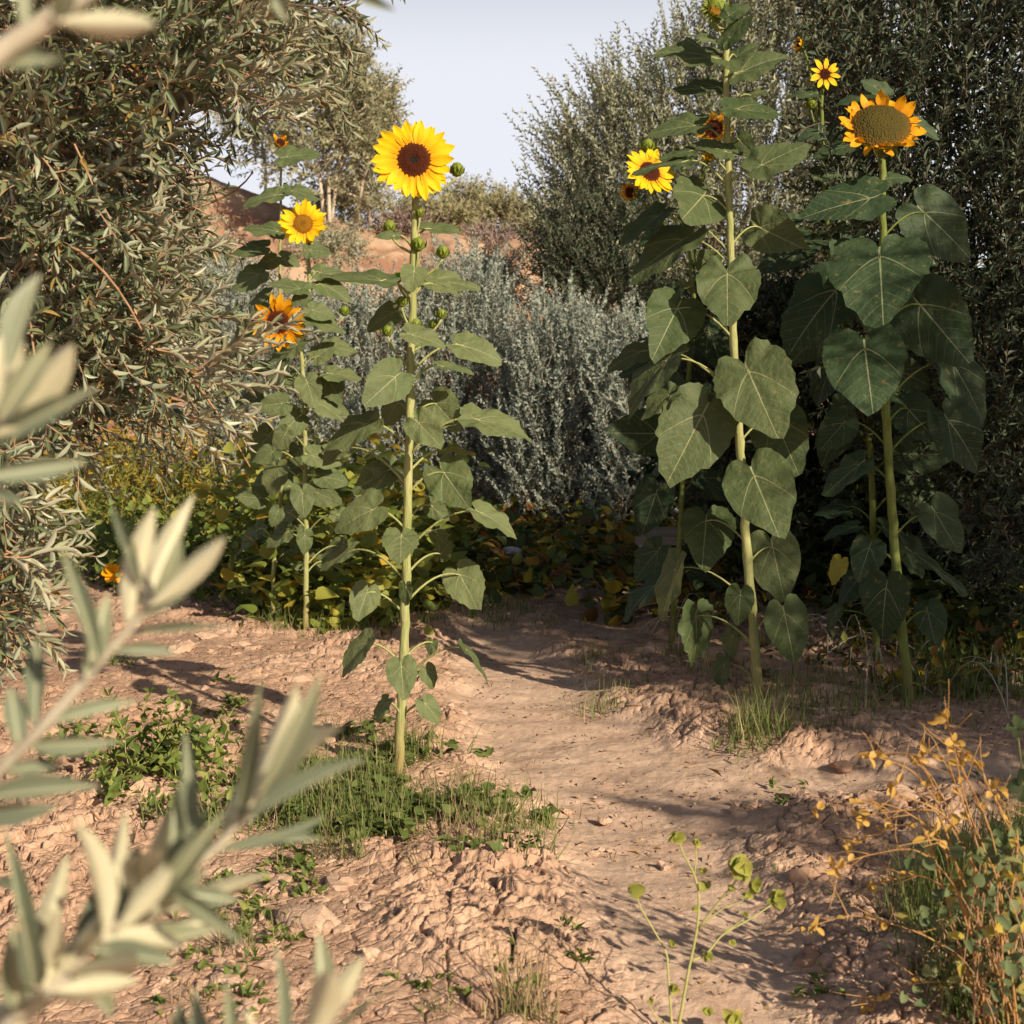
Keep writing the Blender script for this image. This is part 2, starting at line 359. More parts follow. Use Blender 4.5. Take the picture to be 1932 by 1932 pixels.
def midrib(m):
    nt = m.node_tree; b = nt.nodes["Principled BSDF"]; src = b.inputs["Base Color"].links[0].from_socket
    uv = nt.nodes.new("ShaderNodeUVMap"); sp = nt.nodes.new("ShaderNodeSeparateXYZ"); nt.links.new(uv.outputs[0], sp.inputs[0])
    f = ramp(nt, math_n(nt, 'ABSOLUTE', sp.outputs[0]), [(0.03, (0.7, 0.7, 0.7)), (0.10, (0, 0, 0))])
    n = noise(nt, 90, 4)
    c = mixc(nt, ramp(nt, n, [(0.58, (0, 0, 0)), (0.72, (0.45, 0.45, 0.45))]), src, (0.30, 0.26, 0.13))
    nt.links.new(mixc(nt, f, c, (0.62, 0.58, 0.38)), b.inputs["Base Color"])
midrib(M['branch_top'])
# ------------------------------------------------------------------ mesh helpers
class MB:
    def __init__(s):
        s.v, s.f, s.uv, s.rnd, s.n = [], [], [], [], 0
    def add(s, v, f, mi=0, uv=None, rnd=0.5):
        v = np.asarray(v, float).reshape(-1, 3)
        s.v.append(v)
        if isinstance(f, np.ndarray): s.f.append((f + s.n, mi))
        else:
            by = {}
            for q in f: by.setdefault(len(q), []).append(q)
            for k in by: s.f.append((np.array(by[k]) + s.n, mi))
        s.uv.append(np.zeros((len(v), 2)) if uv is None else np.asarray(uv, float))
        s.rnd.append(np.full(len(v), rnd) if np.isscalar(rnd) else np.asarray(rnd, float))
        s.n += len(v)
    def build(s, name, mats, parent=None, smooth=True, offset=None):
        me = bpy.data.meshes.new(name)
        v = np.concatenate(s.v)
        if offset is not None: v = v - np.asarray(offset)
        li = np.concatenate([f.ravel() for f, m in s.f]).astype(np.int32)
        tot = np.concatenate([np.full(len(f), f.shape[1]) for f, m in s.f])
        mi = np.concatenate([np.full(len(f), m) for f, m in s.f]).astype(np.int32)
        me.vertices.add(len(v)); me.vertices.foreach_set("co", v.astype(np.float32).ravel())
        me.loops.add(len(li)); me.loops.foreach_set("vertex_index", li)
        me.polygons.add(len(tot)); me.polygons.foreach_set("loop_start", np.concatenate([[0], np.cumsum(tot)[:-1]]).astype(np.int32))
        for m in (mats if isinstance(mats, (list, tuple)) else [mats]): me.materials.append(m)
        if mi.any(): me.polygons.foreach_set("material_index", mi)
        uvp = np.concatenate(s.uv)
        if uvp.any(): me.uv_layers.new(name="UVMap").data.foreach_set("uv", uvp[li].ravel().astype(np.float32))
        me.attributes.new("rnd", 'FLOAT', 'POINT').data.foreach_set("value", np.concatenate(s.rnd).astype(np.float32))
        me.polygons.foreach_set("use_smooth", np.full(len(tot), smooth))
        me.update(calc_edges=True)
        o = bpy.data.objects.new(name, me)
        COL.objects.link(o)
        if parent is not None: o.parent = parent
        return o
    def tube(s, pts, rad, sides=6, mi=0, rnd=0.5, cap=True):
        pts = np.asarray(pts, float); n = len(pts)
        rad = np.broadcast_to(np.asarray(rad, float), (n,))
        t = nrm(np.gradient(pts, axis=0))
        ref = np.where(np.abs(t[:, 2:3]) < 0.9, np.array([[0, 0, 1.0]]), np.array([[1.0, 0, 0]]))
        if np.abs(t[:, 2]).max() >= 0.9: ref = np.tile([[1.0, 0.17, 0]], (n, 1))
        a = nrm(np.cross(t, ref)); b = np.cross(t, a)
        th = np.linspace(0, 2 * np.pi, sides, endpoint=False)
        v = pts[:, None] + rad[:, None, None] * (np.cos(th)[None, :, None] * a[:, None] + np.sin(th)[None, :, None] * b[:, None])
        i = np.arange(n - 1)[:, None] * sides; j = np.arange(sides)[None]; j2 = (j + 1) % sides
        f = np.stack([i + j, i + sides + j, i + sides + j2, i + j2], -1).reshape(-1, 4)
        n0 = s.n
        s.add(v.reshape(-1, 3), f, mi, None, rnd)
        if cap: s.f.append((np.array([list(range(sides)), list(range(n * sides - 1, (n - 1) * sides - 1, -1))]) + n0, mi))

def tmpl(rows, cols, curl=0.1, fold=0.15):
    """leaf template: rows = [(along, half width)], columns across; returns (s, w, c) and faces"""
    v, idx, f = [], [], []
    for (a, w) in rows:
        r = []
        if w < 0.02:
            r = [len(v)]; v.append((a, 0, -curl * a * a))
        else:
            for c in np.linspace(-1, 1, cols):
                r.append(len(v)); v.append((a, c * w, -curl * a * a + fold * abs(c) * w))
        idx.append(r)
    for A, B in zip(idx, idx[1:]):
        if len(A) == 1 and len(B) > 1: f += [[A[0], B[k + 1], B[k]] for k in range(len(B) - 1)]
        elif len(B) == 1 and len(A) > 1: f += [[A[k], A[k + 1], B[0]] for k in range(len(A) - 1)]
        elif len(A) > 1: f += [[A[k], A[k + 1], B[k + 1], B[k]] for k in range(len(A) - 1)]
    return np.array(v), [q[::-1] for q in f]
T_FINE = tmpl([(0, .06), (.12, .45), (.3, .85), (.5, 1), (.68, .88), (.84, .55), (.94, .25), (1, 0)], 5, 0.12, 0.14)
T_BLADE = tmpl([(0, .08), (.25, .8), (.5, 1), (.75, .7), (1, 0)], 3, 0.10, 0.16)
T_LITE = tmpl([(0, 0), (.4, 1), (1, 0)], 3, 0.12, 0.2)
T_RHOMB = (np.array([(0, 0, 0), (.45, 1, .06), (1, 0, -.05), (.45, -1, .06)]), [[0, 3, 2, 1]])
T_GRASS = tmpl([(0, 1), (.35, .9), (.7, .55), (1, 0)], 2, 0.45, 0.0)
_hr = [(.0, .12), (.0, .55), (.12, .9), (.32, 1), (.55, .78), (.8, .36), (1, 0)]
T_HEART = tmpl(_hr, 3, 0.25, 0.18)
T_ROUND = tmpl([(0, .15), (.15, .7), (.4, 1), (.7, .9), (.92, .5), (1, 0)], 3, 0.2, 0.2)
def scatter(mb, tm, p, d, n, L, W, rnd, mi=0):
    """many leaves at once"""
    v, f = tm
    p, d, n = (np.asarray(x, float).reshape(-1, 3) for x in (p, d, n))
    K = len(p)
    if K == 0: return
    d = nrm(d); s = nrm(np.cross(n, d)); n = np.cross(d, s)
    L = np.broadcast_to(L, (K,))[:, None, None]; W = np.broadcast_to(W, (K,))[:, None, None]
    V = p[:, None] + d[:, None] * (v[None, :, 0:1] * L) + s[:, None] * (v[None, :, 1:2] * W * 0.5) + n[:, None] * (v[None, :, 2:3] * L)
    off = (np.arange(K) * len(v))
    n0 = mb.n
    mb.add(V.reshape(-1, 3), [], mi, None, np.repeat(np.broadcast_to(rnd, (K,)), len(v)))
    for size in (3, 4):
        q = np.array([x for x in f if len(x) == size])
        if len(q): mb.f.append(((q[None] + off[:, None, None]).reshape(-1, size) + n0, mi))

def empty(name, loc, label, cat, group=None):
    o = bpy.data.objects.new(name, None)
    o.empty_display_size = 0.1
    o.location = loc
    COL.objects.link(o)
    o["label"] = label; o["category"] = cat
    if group: o["group"] = group
    return o
def tag(o, label, cat, group=None):
    o["label"] = label; o["category"] = cat
    if group: o["group"] = group
    return o
def kind(o, k, label=None, cat=None):
    o["kind"] = k
    if label: o["label"] = label
    if cat: o["category"] = cat
    return o
def smooth_path(pts, per=6):
    pts = np.asarray(pts, float)
    if len(pts) < 3: return np.array([pts[0] + (pts[-1] - pts[0]) * t for t in np.linspace(0, 1, per)])
    q = np.vstack([2 * pts[0] - pts[1], pts, 2 * pts[-1] - pts[-2]])
    out = []
    for i in range(1, len(q) - 2):
        for t in np.linspace(0, 1, per, endpoint=False):
            a, b, c, d = q[i - 1:i + 3]
            out.append(0.5 * (2 * b + (c - a) * t + (2 * a - 5 * b + 4 * c - d) * t * t + (3 * b - a - 3 * c + d) * t ** 3))
    out.append(pts[-1])
    return np.array(out)
def bez(a, b, c, n=7):
    t = np.linspace(0, 1, n)[:, None]
    return (1 - t) ** 2 * a + 2 * t * (1 - t) * b + t * t * c

# ------------------------------------------------------------------ ground
PATH_PX = [(845, 1165), (850, 1240), (845, 1310), (865, 1400), (950, 1490), (1030, 1600), (1080, 1740), (1180, 1960), (1280, 2200),
           (1800, 2200), (1660, 1960), (1560, 1800), (1450, 1640), (1480, 1540), (1700, 1490), (1960, 1480), (2100, 1440), (1960, 1425), (1700, 1440),
           (1450, 1425), (1330, 1390), (1210, 1330), (1110, 1255), (1010, 1195), (960, 1165)]
PATH = np.array([G(*p)[:2] for p in PATH_PX])
def path_mask(x, y):
    x = np.asarray(x, float); y = np.asarray(y, float)
    d = np.full(x.shape, 1e9)
    for i in range(len(PATH)):
        a, b = PATH[i], PATH[(i + 1) % len(PATH)]
        ab = b - a
        t = np.clip(((x - a[0]) * ab[0] + (y - a[1]) * ab[1]) / (ab @ ab + 1e-9), 0, 1)
        d = np.minimum(d, np.hypot(x - a[0] - t * ab[0], y - a[1] - t * ab[1]))
    s = np.where(inpoly(x, y, PATH), d, -d)
    return sstep(-0.10, 0.16, s + 0.12 * (fbm(x * 5, y * 5, 3) - 0.5))
def macro(x, y, pm=None):
    if pm is None: pm = path_mask(x, y)
    near = np.exp(-((np.asarray(y) - 4) / 12) ** 2)
    return (fbm(np.asarray(x) * 0.7 + 40, np.asarray(y) * 0.7 + 11, 3) - 0.5) * 0.10 * near - 0.035 * pm
def gz(x, y):
    return float(macro(np.array([x]), np.array([y]))[0])
def ground_pt(u, v):
    p = G(u, v); p[2] = gz(p[0], p[1]); return p

def make_ground():
    ys = [-40, -20, -10, -5, -2, 0, 0.8, 1.4, 1.8]
    y = 2.1
    while y < 14:
        ys.append(y); y += max(0.0055, y * y / 2300)
    while y < 420:
        ys.append(y); y *= 1.09
    ys = np.array(ys)
    inner = np.linspace(-0.46, 0.46, 760)
    outer = 0.46 * 1.16 ** np.arange(1, 38)
    sx = np.concatenate([-outer[::-1], inner, outer])
    w = np.maximum(ys, 2.0)
    X = sx[None] * w[:, None]; Y = np.repeat(ys[:, None], len(sx), 1)
    Z = np.zeros_like(X)
    pm = path_mask(X, Y)
    Z += macro(X, Y, pm)
    near = (np.abs(sx) <= 0.47)[None] & (Y > 1.7) & (Y < 14)
    fade = np.where(near, 1.0, 0.0)
    wx = X + 0.16 * (fbm(X * 5, Y * 5, 4) - 0.5) + 0.05 * (fbm(X * 19, Y * 19, 3) - .5); wy = Y + 0.16 * (fbm(X * 5 + 50, Y * 5, 4) - 0.5) + 0.05 * (fbm(X * 19 + 9, Y * 19, 3) - .5)
    rough = (1 - pm) * (0.25 + 0.75 * sstep(0.35, 0.62, fbm(X * 1.6 + 9, Y * 1.6, 3)))
    f1, f2, h = cells(wx / 0.15, wy / 0.10)
    Z += fade * rough * (sstep(0.0, 0.07, f2 - f1) * (0.018 + 0.026 * h))
    f1, f2, h = cells(wx / 0.055 + 31, wy / 0.045)
    crumb = sstep(.42, .60, fbm(X * 4 + 70, Y * 4, 3))
    Z += fade * (rough * (.25 + .75 * crumb) + 0.06 * pm) * sstep(0.0, 0.12, f2 - f1) * (0.005 + 0.014 * h)
    Z += fade * np.abs(fbm(X * 28, Y * 28, 5) - 0.5) * (-0.030 * rough - 0.006)
    Z += fade * np.abs(fbm(X * 9 + 4, Y * 9, 4) - 0.5) * 0.05 * rough
    Z += fade * (fbm(X * 60, Y * 60, 2) - 0.5) * (0.008 * rough + 0.003)
    Z += fade * pm * (fbm(X * 3 + 3, Y * 5, 3) - 0.5) * 0.035
    nr, nc = X.shape
    v = np.stack([X, Y, Z], -1).reshape(-1, 3)
    i = np.arange(nr - 1)[:, None] * nc; j = np.arange(nc - 1)[None]
    f = np.stack([i + j, i + j + 1, i + nc + j + 1, i + nc + j], -1).reshape(-1, 4)
    mb = MB(); mb.add(v, f, 0, None, pm.ravel())
    return kind(mb.build("ground", M['soil']), "structure", "dry reddish soil with a smooth worn footpath", "ground")
make_ground()

# red earth bank behind the garden
def make_bank():
    top_u = np.array([-900, 0, 300, 400, 480, 560, 660, 760, 860, 960, 1040, 1150, 1400, 2700])
    top_v = np.array([300, 300, 305, 322, 350, 392, 412, 424, 434, 446, 462, 480, 500, 500])
    us = np.linspace(-900, 2700, 260)
    tt = np.linspace(0, 1, 70)
    rows = []
    for t in tt:
        D = 17 + 8 * t + 2.0 * (fbm(us / 160, np.full_like(us, t * 3.0), 4) - 0.5) * (0.3 + t)
        vt = np.interp(us, top_u, top_v)
        zt = np.array([P(u, v_, 25)[2] for u, v_ in zip(us, vt)])
        s = sstep(0.12, 0.92, np.full_like(us, t)) ** 0.85
        z = -0.15 + s * zt + (fbm(us / 60, np.full_like(us, t * 9), 4) - 0.5) * 0.9 * math.sin(math.pi * t)
        x = (us - HALF) / FPX * (25 * 0.6 + 0.4 * D)
        rows.append(np.stack([x, D, z], -1))
    for D in (30, 40, 70, 140):
        r = rows[len(tt) - 1].copy(); r[:, 1] = D; r[:, 0] *= D / 25; r[:, 2] += (D - 25) * 0.01; rows.append(r)
    V = np.array(rows); nr, nc = V.shape[:2]
    i = np.arange(nr - 1)[:, None] * nc; j = np.arange(nc - 1)[None]
    f = np.stack([i + j, i + j + 1, i + nc + j + 1, i + nc + j], -1).reshape(-1, 4)
    mb = MB(); mb.add(V.reshape(-1, 3), f)
    kind(mb.build("hillside", M['bank']), "structure", "eroded red earth bank behind the garden", "hill")
make_bank()

# ------------------------------------------------------------------ trees and shrubs
def grow(mt, ml, p0, d0, L, rng, droop, tm, leaf, lw, gap, r0=0.003, n=6, wob=0.25, sides=3, twig=True, spread=0.75, rnd0=0.0, mi=0, bare=0.1):
    """leafy shoots, many at a time: thin curved twigs in mt and their paired leaves in ml"""
    p0 = np.asarray(p0, float).reshape(-1, 3); K = len(p0)
    d = nrm(np.broadcast_to(np.asarray(d0, float), (K, 3)))
    L = np.broadcast_to(np.asarray(L, float), (K,)); droop = np.broadcast_to(np.asarray(droop, float), (K,))
    pts = np.zeros((K, n + 1, 3)); pts[:, 0] = p0
    for k in range(n):
        d = d + rng.normal(0, wob / n, (K, 3)) * 2
        d[:, 2] -= droop / n
        d = nrm(d)
        pts[:, k + 1] = pts[:, k] + d * (L / n)[:, None]
    T = nrm(np.gradient(pts, axis=1))
    ref = np.array([0.31, 0.23, 0.92])
    if twig:
        A = nrm(np.cross(T, ref)); B = np.cross(T, A)
        th = np.arange(sides) * 2 * np.pi / sides
        R = np.linspace(r0, r0 * 0.4, n + 1)[None, :, None, None]
        V = pts[:, :, None] + R * (np.cos(th)[None, None, :, None] * A[:, :, None] + np.sin(th)[None, None, :, None] * B[:, :, None])
        i = np.arange(n)[:, None] * sides; j = np.arange(sides)[None]; j2 = (j + 1) % sides
        f = np.stack([i + j, i + sides + j, i + sides + j2, i + j2], -1).reshape(-1, 4)
        F = (f[None] + (np.arange(K) * (n + 1) * sides)[:, None, None]).reshape(-1, 4)
        mt.add(V.reshape(-1, 3), F)
    m = np.maximum(2, (L * (1 - bare) / gap).astype(int)); M_ = m.max()
    fr = np.arange(M_)[None] / (m[:, None] - 1)
    kk, jj = np.nonzero(fr <= 1.0001)
    fr = np.minimum(fr[kk, jj], 1)
    s = (bare + (1 - bare) * fr) * n
    i = np.minimum(s.astype(int), n - 1); w = (s - i)[:, None]
    q = pts[kk, i] * (1 - w) + pts[kk, i + 1] * w
    t = nrm(pts[kk, i + 1] - pts[kk, i])
    N = len(q)
    ax = (rng.random(K) * 6.28)[kk] + jj * 1.57 + rng.normal(0, 0.3, N)
    a = nrm(np.cross(t, ref)); b = np.cross(t, a)
    for sg in (1, -1):
        side = (np.cos(ax)[:, None] * a + np.sin(ax)[:, None] * b) * sg
        dirs = nrm(t * (1.0 - 0.35 * spread) + side * spread * rng.uniform(0.6, 1.2, (N, 1)) + rng.normal(0, 0.15, (N, 3)))
        nm = nrm(t * 0.5 - side * 0.5 + np.array([0, 0, 0.5]) + rng.normal(0, 0.7, (N, 3)))
        size = rng.uniform(0.65, 1.15, N) * (1 - 0.35 * fr ** 3)
        scatter(ml, tm, q, dirs, nm, leaf * size, lw * size, np.clip(rnd0 + rng.random(N), 0, 1), mi)

def woody(mb, base, targets, r, rng, sides=7):
    """a trunk that splits into limbs reaching the crown"""
    base = np.asarray(base, float)
    fork = base + (np.mean(targets, 0) - base) * 0.35; fork[0] = base[0] * 0.6 + fork[0] * 0.4
    mb.tube(smooth_path([base - [0, 0, .15], base + [0, 0, .1], (base + fork) / 2 + rng.normal(0, .06, 3), fork], 4), np.linspace(r * 1.15, r * 0.75, 13), 10)
    for t in targets:
        t = np.asarray(t, float)
        mid = (fork + t) / 2 + rng.normal(0, 0.15, 3) + [0, 0, .12]
        pts = smooth_path([fork, mid, t], 5)
        mb.tube(pts, np.linspace(r * 0.6, r * 0.12, len(pts)), sides)

def fill(poly, D0, D1, n, rng):
    q = in_px(poly, n, rng)
    c = q.mean(0); e = np.abs(q - c).max(0)
    k = np.sqrt(np.clip(1 - 0.75 * (((q - c) / e) ** 2).mean(1), 0.1, 1))
    D = (D0 + D1) / 2 + (D1 - D0) / 2 * rng.uniform(-1, 1, n) * k
    return np.array([P(u, v, d) for (u, v), d in zip(q, D)])

# left olive, crown hanging over the garden from the left
def left_olive():
    rng = np.random.default_rng(11)
    base = np.array([-2.7, 4.9, 0.0])
    t = empty("olive_tree", base, "large olive tree hanging over the left side, sunlit narrow leaves and reddish twigs", "tree")
    mt, ml, mk = MB(), MB(), MB()
    polys = [([(-80, -80), (490, -80), (500, 60), (470, 140), (370, 195), (300, 235), (240, 300), (215, 430), (250, 520), (280, 620), (290, 680), (240, 735), (160, 760), (-80, 800)], 3.5, 5.3, 960),
             ([(-80, -80), (480, -80), (430, 200), (250, 330), (240, 700), (-80, 760)], 4.6, 5.6, 380),
             ([(-90, 840), (30, 850), (60, 1000), (40, 1120), (10, 1220), (-90, 1260)], 3.1, 3.9, 190)]
    c = P(60, 450, 4.9)
    for poly, D0, D1, n in polys:
        p = fill(poly, D0, D1, n, rng)
        pu, pv = proj(p)
        p = p[~((pu > 270) & (pv > 165) & (pv < 340))]; n = len(p)
        out = nrm(p - c) * [1, 0.8, 0.6]
        d = out * 0.6 + np.array([0.65, -0.30, 0.05]) + rng.normal(0, 0.42, (n, 3))
        grow(mt, ml, p, d, rng.uniform(0.18, 0.55, n) * (.38 if n < 200 else 1), rng, rng.uniform(-0.2, 0.9, n), T_BLADE, 0.070, 0.0150, 0.034, 0.0030, 7, 0.75, 4, True, 0.6)
    # fingers that reach out past the outline
    for (u, v, du, dv, D, L) in [(480, 150, 1, -.5, 3.6, .18), (490, 200, 1, -.1, 3.7, .16), (400, 190, 1, -.3, 3.8, .14), (480, 60, 1, -.3, 3.9, .18), (500, 120, 1, -.6, 3.8, .17), (460, 20, 1, -.6, 3.8, .18), (215, 420, 1, -.4, 3.8, .14), (240, 480, 1, -.7, 3.7, .16),
                              (290, 655, 1, -.3, 3.6, .2), (360, 720, 1, -.35, 3.5, .25), (380, 700, 1, -.5, 3.6, .2), (350, 790, 1, .1, 3.6, .22), (270, 560, 1, -.3, 3.7, .2), (290, 520, 1, -.9, 3.8, .18),
                              (10, 900, 1, .15, 3.3, .11), (10, 960, 1, .3, 3.3, .12), (20, 1040, 1, -.2, 3.4, .11), (10, 1130, 1, .3, 3.4, .11), (30, 1200, .6, 1, 3.4, .14), (20, 1050, 1, 0, 3.2, .15)]:
        for k in range(3):
            p = P(u + rng.normal(0, 14), v + rng.normal(0, 14), D + rng.normal(0, .15))
            grow(mt, ml, p, np.array([du, rng.normal(0, .4), -dv]) + rng.normal(0, .15, 3), L * rng.uniform(.9, 1.4), rng, -0.15, T_BLADE, 0.066, 0.0125, 0.021, 0.0028, 6, 0.6, 4, True, 0.5, 0, 1)
    tg = [P(u, v, D) for u, v, D in [(380, 120, 4.2), (250, 40, 4.4), (300, 300, 4.3), (150, 480, 4.2), (280, 600, 4.0), (200, 740, 3.9), (60, 250, 4.6), (500, 30, 4.0), (0, 900, 3.5)]]
    woody(mk, base, tg, 0.11, rng)
    # long bare reddish twigs running through the crown
    for k in range(110):
        a = tg[(0, 1, 2, 3, 4, 6)[rng.integers(6)]] + rng.normal(0, .2, 3) - [.45, 0, -.05]
        d = np.array([.8, -.3, -.15]) + rng.normal(0, .5, 3)
        b = a + nrm(d) * rng.uniform(.25, .55)
        pts = bez(a, (a + b) / 2 + rng.normal(0, .08, 3) + [0, 0, .08], b, 9)
        mt.tube(pts, np.linspace(.0065, .0022, 9), 5, cap=False)
    mk.build("trunk", M['bark'], t, offset=base)
    mt.build("branches", M['twig'], t, offset=base)
    ml.build("crown", [M['olive'], M['olive_young']], t, offset=base)
left_olive()

def shoot_tree(name, label, cat, base, polys, mats, leaf, lw, gap, Lr, up, droop, seed, tm, trunk_r=0.08, out=0.35, group=None, targets=5, spread=0.7, twig_mat='twig_dark', tw=0.003, rnd0=0.0, wob=0.3):
    rng = np.random.default_rng(seed)
    base = np.asarray(base, float)
    t = empty(name, base, label, cat, group)
    mt, ml, mk = MB(), MB(), MB()
    allp = []
    for poly, D0, D1, n in polys:
        pts = fill(poly, D0, D1, n, rng) if not callable(poly) else poly(n, rng)
        allp.append(pts)
    allq = np.concatenate(allp); c = allq.mean(0)
    K = len(allq)
    grow(mt, ml, allq, nrm(allq - c) * out + np.array([0, 0, up]) + rng.normal(0, .28, (K, 3)), rng.uniform(*Lr, K), rng, droop * rng.uniform(.3, 1.2, K), tm, leaf, lw, gap, tw, 5, wob, 3, True, spread, rnd0)
    tg = allq[rng.choice(len(allq), targets, replace=False)]
    tg = c + (tg - c) * 0.7
    woody(mk, base, tg, trunk_r, rng)
    mk.build("trunk", M['bark'], t, offset=base)
    mt.build("branches", M[twig_mat], t, offset=base)
    ml.build("crown", M[mats], t, offset=base)
    return t

shoot_tree("grey_shrub", "tall grey green bush with upright sunlit shoots behind the right sunflowers", "bush", (1.8, 13.6, 0),
           [([(1040, 400), (1055, 310), (1110, 230), (1190, 190), (1270, 130), (1340, 70), (1420, 0), (1480, -60), (1640, -60), (1640, 420), (1560, 600), (1220, 620), (1060, 560), (1030, 500)], 12.8, 15.2, 3000)],
           'pale_shrub', 0.082, 0.023, 0.042, (.35, .85), 1.0, -0.1, 21, T_LITE, 0.10, 0.45, targets=9, spread=0.6)
shoot_tree("shaded_olive_tree", "dense olive tree with shade in its leaf colour, filling the right edge behind the tall seed head sunflower", "tree", (2.9, 6.6, 0),
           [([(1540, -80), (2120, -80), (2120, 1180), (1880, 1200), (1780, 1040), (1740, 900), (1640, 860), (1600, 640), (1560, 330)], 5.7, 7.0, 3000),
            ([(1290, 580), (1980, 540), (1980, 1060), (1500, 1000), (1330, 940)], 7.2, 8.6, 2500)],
           'olive_shaded', 0.066, 0.017, 0.030, (.2, .42), 0.55, 0.3, 22, T_LITE, 0.14, 0.5, targets=9, spread=0.75)
shoot_tree("tamarisk_bush", "feathery bush with shade in its leaf colour, below the grey shoots, beside the earth bank", "bush", (0.6, 13.3, 0),
           [([(1010, 520), (1060, 420), (1120, 380), (1200, 420), (1300, 640), (1290, 760), (1100, 700), (1020, 590)], 12.6, 14.0, 1100)],
           'olive_shaded', 0.06, 0.018, 0.028, (.3, .6), 0.6, 0.1, 23, T_LITE, 0.06, 0.5, targets=5, spread=0.6)  # the bush is shaded by its darkened leaf colour

# silver upright shrubs in the middle
for k, (lab, poly, D0, D1, n, bu) in enumerate([
        ("silvery shrub half hidden behind the leftmost sunflowers", [(370, 600), (410, 560), (470, 560), (540, 600), (570, 985), (380, 985)], 11.2, 12.6, 230, 460),
        ("silvery sunlit shrub between the two groups of left sunflowers", [(560, 610), (640, 590), (720, 600), (760, 640), (770, 990), (560, 990)], 11.4, 12.6, 260, 660),
        ("tallest silvery shrub, right behind the front sunflower stem", [(770, 640), (800, 560), (870, 530), (930, 550), (970, 640), (970, 990), (770, 990)], 11.6, 12.8, 330, 860),
        ("silvery shrub with pointed shoots right of the front sunflower", [(960, 690), (1010, 650), (1080, 620), (1130, 650), (1140, 995), (960, 995)], 11.0, 12.2, 300, 1045),
        ("shaded silvery shrub nearest to the tall right sunflower", [(1130, 700), (1180, 650), (1250, 690), (1330, 700), (1340, 1000), (1120, 1000)], 10.6, 12.0, 280, 1210)]):
    D = (D0 + D1) / 2
    shoot_tree("silver_shrub", lab, "shrub", (P(bu, 800, D)[0], D, 0), [(poly, D0, D1, int(n * 3.6))], 'silver', 0.048, 0.022, 0.021, (.25, .65), 1.6, -0.1, 30 + k, T_RHOMB, 0.03, 0.25,
               "silvery shrubs across the middle", targets=6, spread=0.8, twig_mat='pale_twig', tw=0.0028, wob=0.5)

# far trees and bushes on the bank
def far_tree(label, px, D, blobs, trunks, seed, mat='hazed_far_leaf', leaf=0.11, n=160, Lr=(.3, .6), group="trees on the far bank", name="far_tree", cat="tree"):
    rng = np.random.default_rng(seed)
    base = P(px[0], px[1], D)
    t = empty(name, base, label, cat, group)
    mk, ml, mt = MB(), MB(), MB()
    for pts in trunks:
        w = np.array([P(u, v, D + rng.normal(0, .3)) for u, v in pts])
        sp = smooth_path(w, 5)
        mk.tube(sp, np.linspace(.034, .014, len(sp)), 6)
        for k in range(7):
            a = sp[rng.integers(len(sp) // 3, len(sp))]
            b = a + nrm(np.array([rng.normal(0, 1), rng.normal(0, .6), 1.1])) * rng.uniform(.5, 1.2)
            mk.tube(bez(a, (a + b) / 2 + [0, 0, -.08], b), np.linspace(.02, .006, 7), 4)
    for (u, v, ru, rv, dens) in blobs:
        m = int(n * dens * (.72 if name == 'far_tree' else 1))
        c = P(u, v, D)
        q = nrm(rng.normal(0, 1, (m, 3))) * rng.random((m, 1)) ** .5
        p = c + q * [ru / FPX * D, max(ru, rv) / FPX * D, rv / FPX * D]
        grow(mt, ml, p, q + [0, 0, .7] + rng.normal(0, .5, (m, 3)), rng.uniform(*Lr, m), rng, .3, T_RHOMB, leaf, leaf * .42, leaf * .5, .006, 4, .5, 3, True, .9)
    if mk.n: mk.build("trunk", M['far_trunk'], t, offset=base)
    mt.build("branches", M['far_trunk'], t, offset=base)
    ml.build("crown", M[mat], t, offset=base)
far_tree("tall sparse tree on the bank with pale thin trunks, left of the main bloom", (625, 415), 22,
         [(610, 105, 55, 45, 2), (655, 120, 32, 40, 1), (665, 180, 36, 55, 1.6), (600, 200, 50, 60, 1.6), (650, 260, 45, 45, 1.4), (570, 300, 50, 55, .9), (625, 350, 40, 45, .15)],
         [[(622, 420), (618, 330), (605, 240), (608, 120)], [(612, 420), (600, 320), (570, 210), (575, 130)], [(625, 420), (640, 300), (660, 180)]], 41)
far_tree("slim pale green tree on the bank just beside the main bloom", (690, 420), 23,
         [(708, 225, 24, 36, 1.3), (695, 275, 30, 40, 1.4), (705, 325, 30, 35, .5), (728, 195, 9, 26, .4), (690, 380, 45, 22, .4)],
         [[(672, 420), (685, 340), (700, 230)], [(700, 425), (692, 360), (705, 250)]], 42)
far_tree("dark rounded tree high behind the left olive", (500, 380), 24, [(500, 260, 60, 70, 1.2), (440, 200, 80, 80, 1.4)], [[(500, 390), (500, 300), (480, 230)]], 43, 'hazed_far_leaf')
for k, (lab, u, v, ru, rv, D, mt_) in enumerate([
        ("sunlit rounded bush on the bank right of the main bloom", 880, 395, 50, 40, 30, 'far_bush'), ("wide pale bush on the bank in the sky gap", 955, 410, 55, 35, 29, 'far_bush'),
        ("low pale bush on the bank beside the grey bush", 1030, 435, 50, 40, 28, 'far_bush'), ("dry grey brush on the bank under the main bloom", 790, 415, 45, 24, 27, 'hazed_far_leaf'),
        ("small bush on the bank between bloom and sky gap", 840, 425, 50, 20, 26, 'far_bush')]):
    far_tree(lab, (u, v + rv), D, [(u, v, ru, rv, 1.9)], [], 50 + k, mt_, .12, 150, (.25, .6), "bushes on the far bank", "far_bush", "bush")
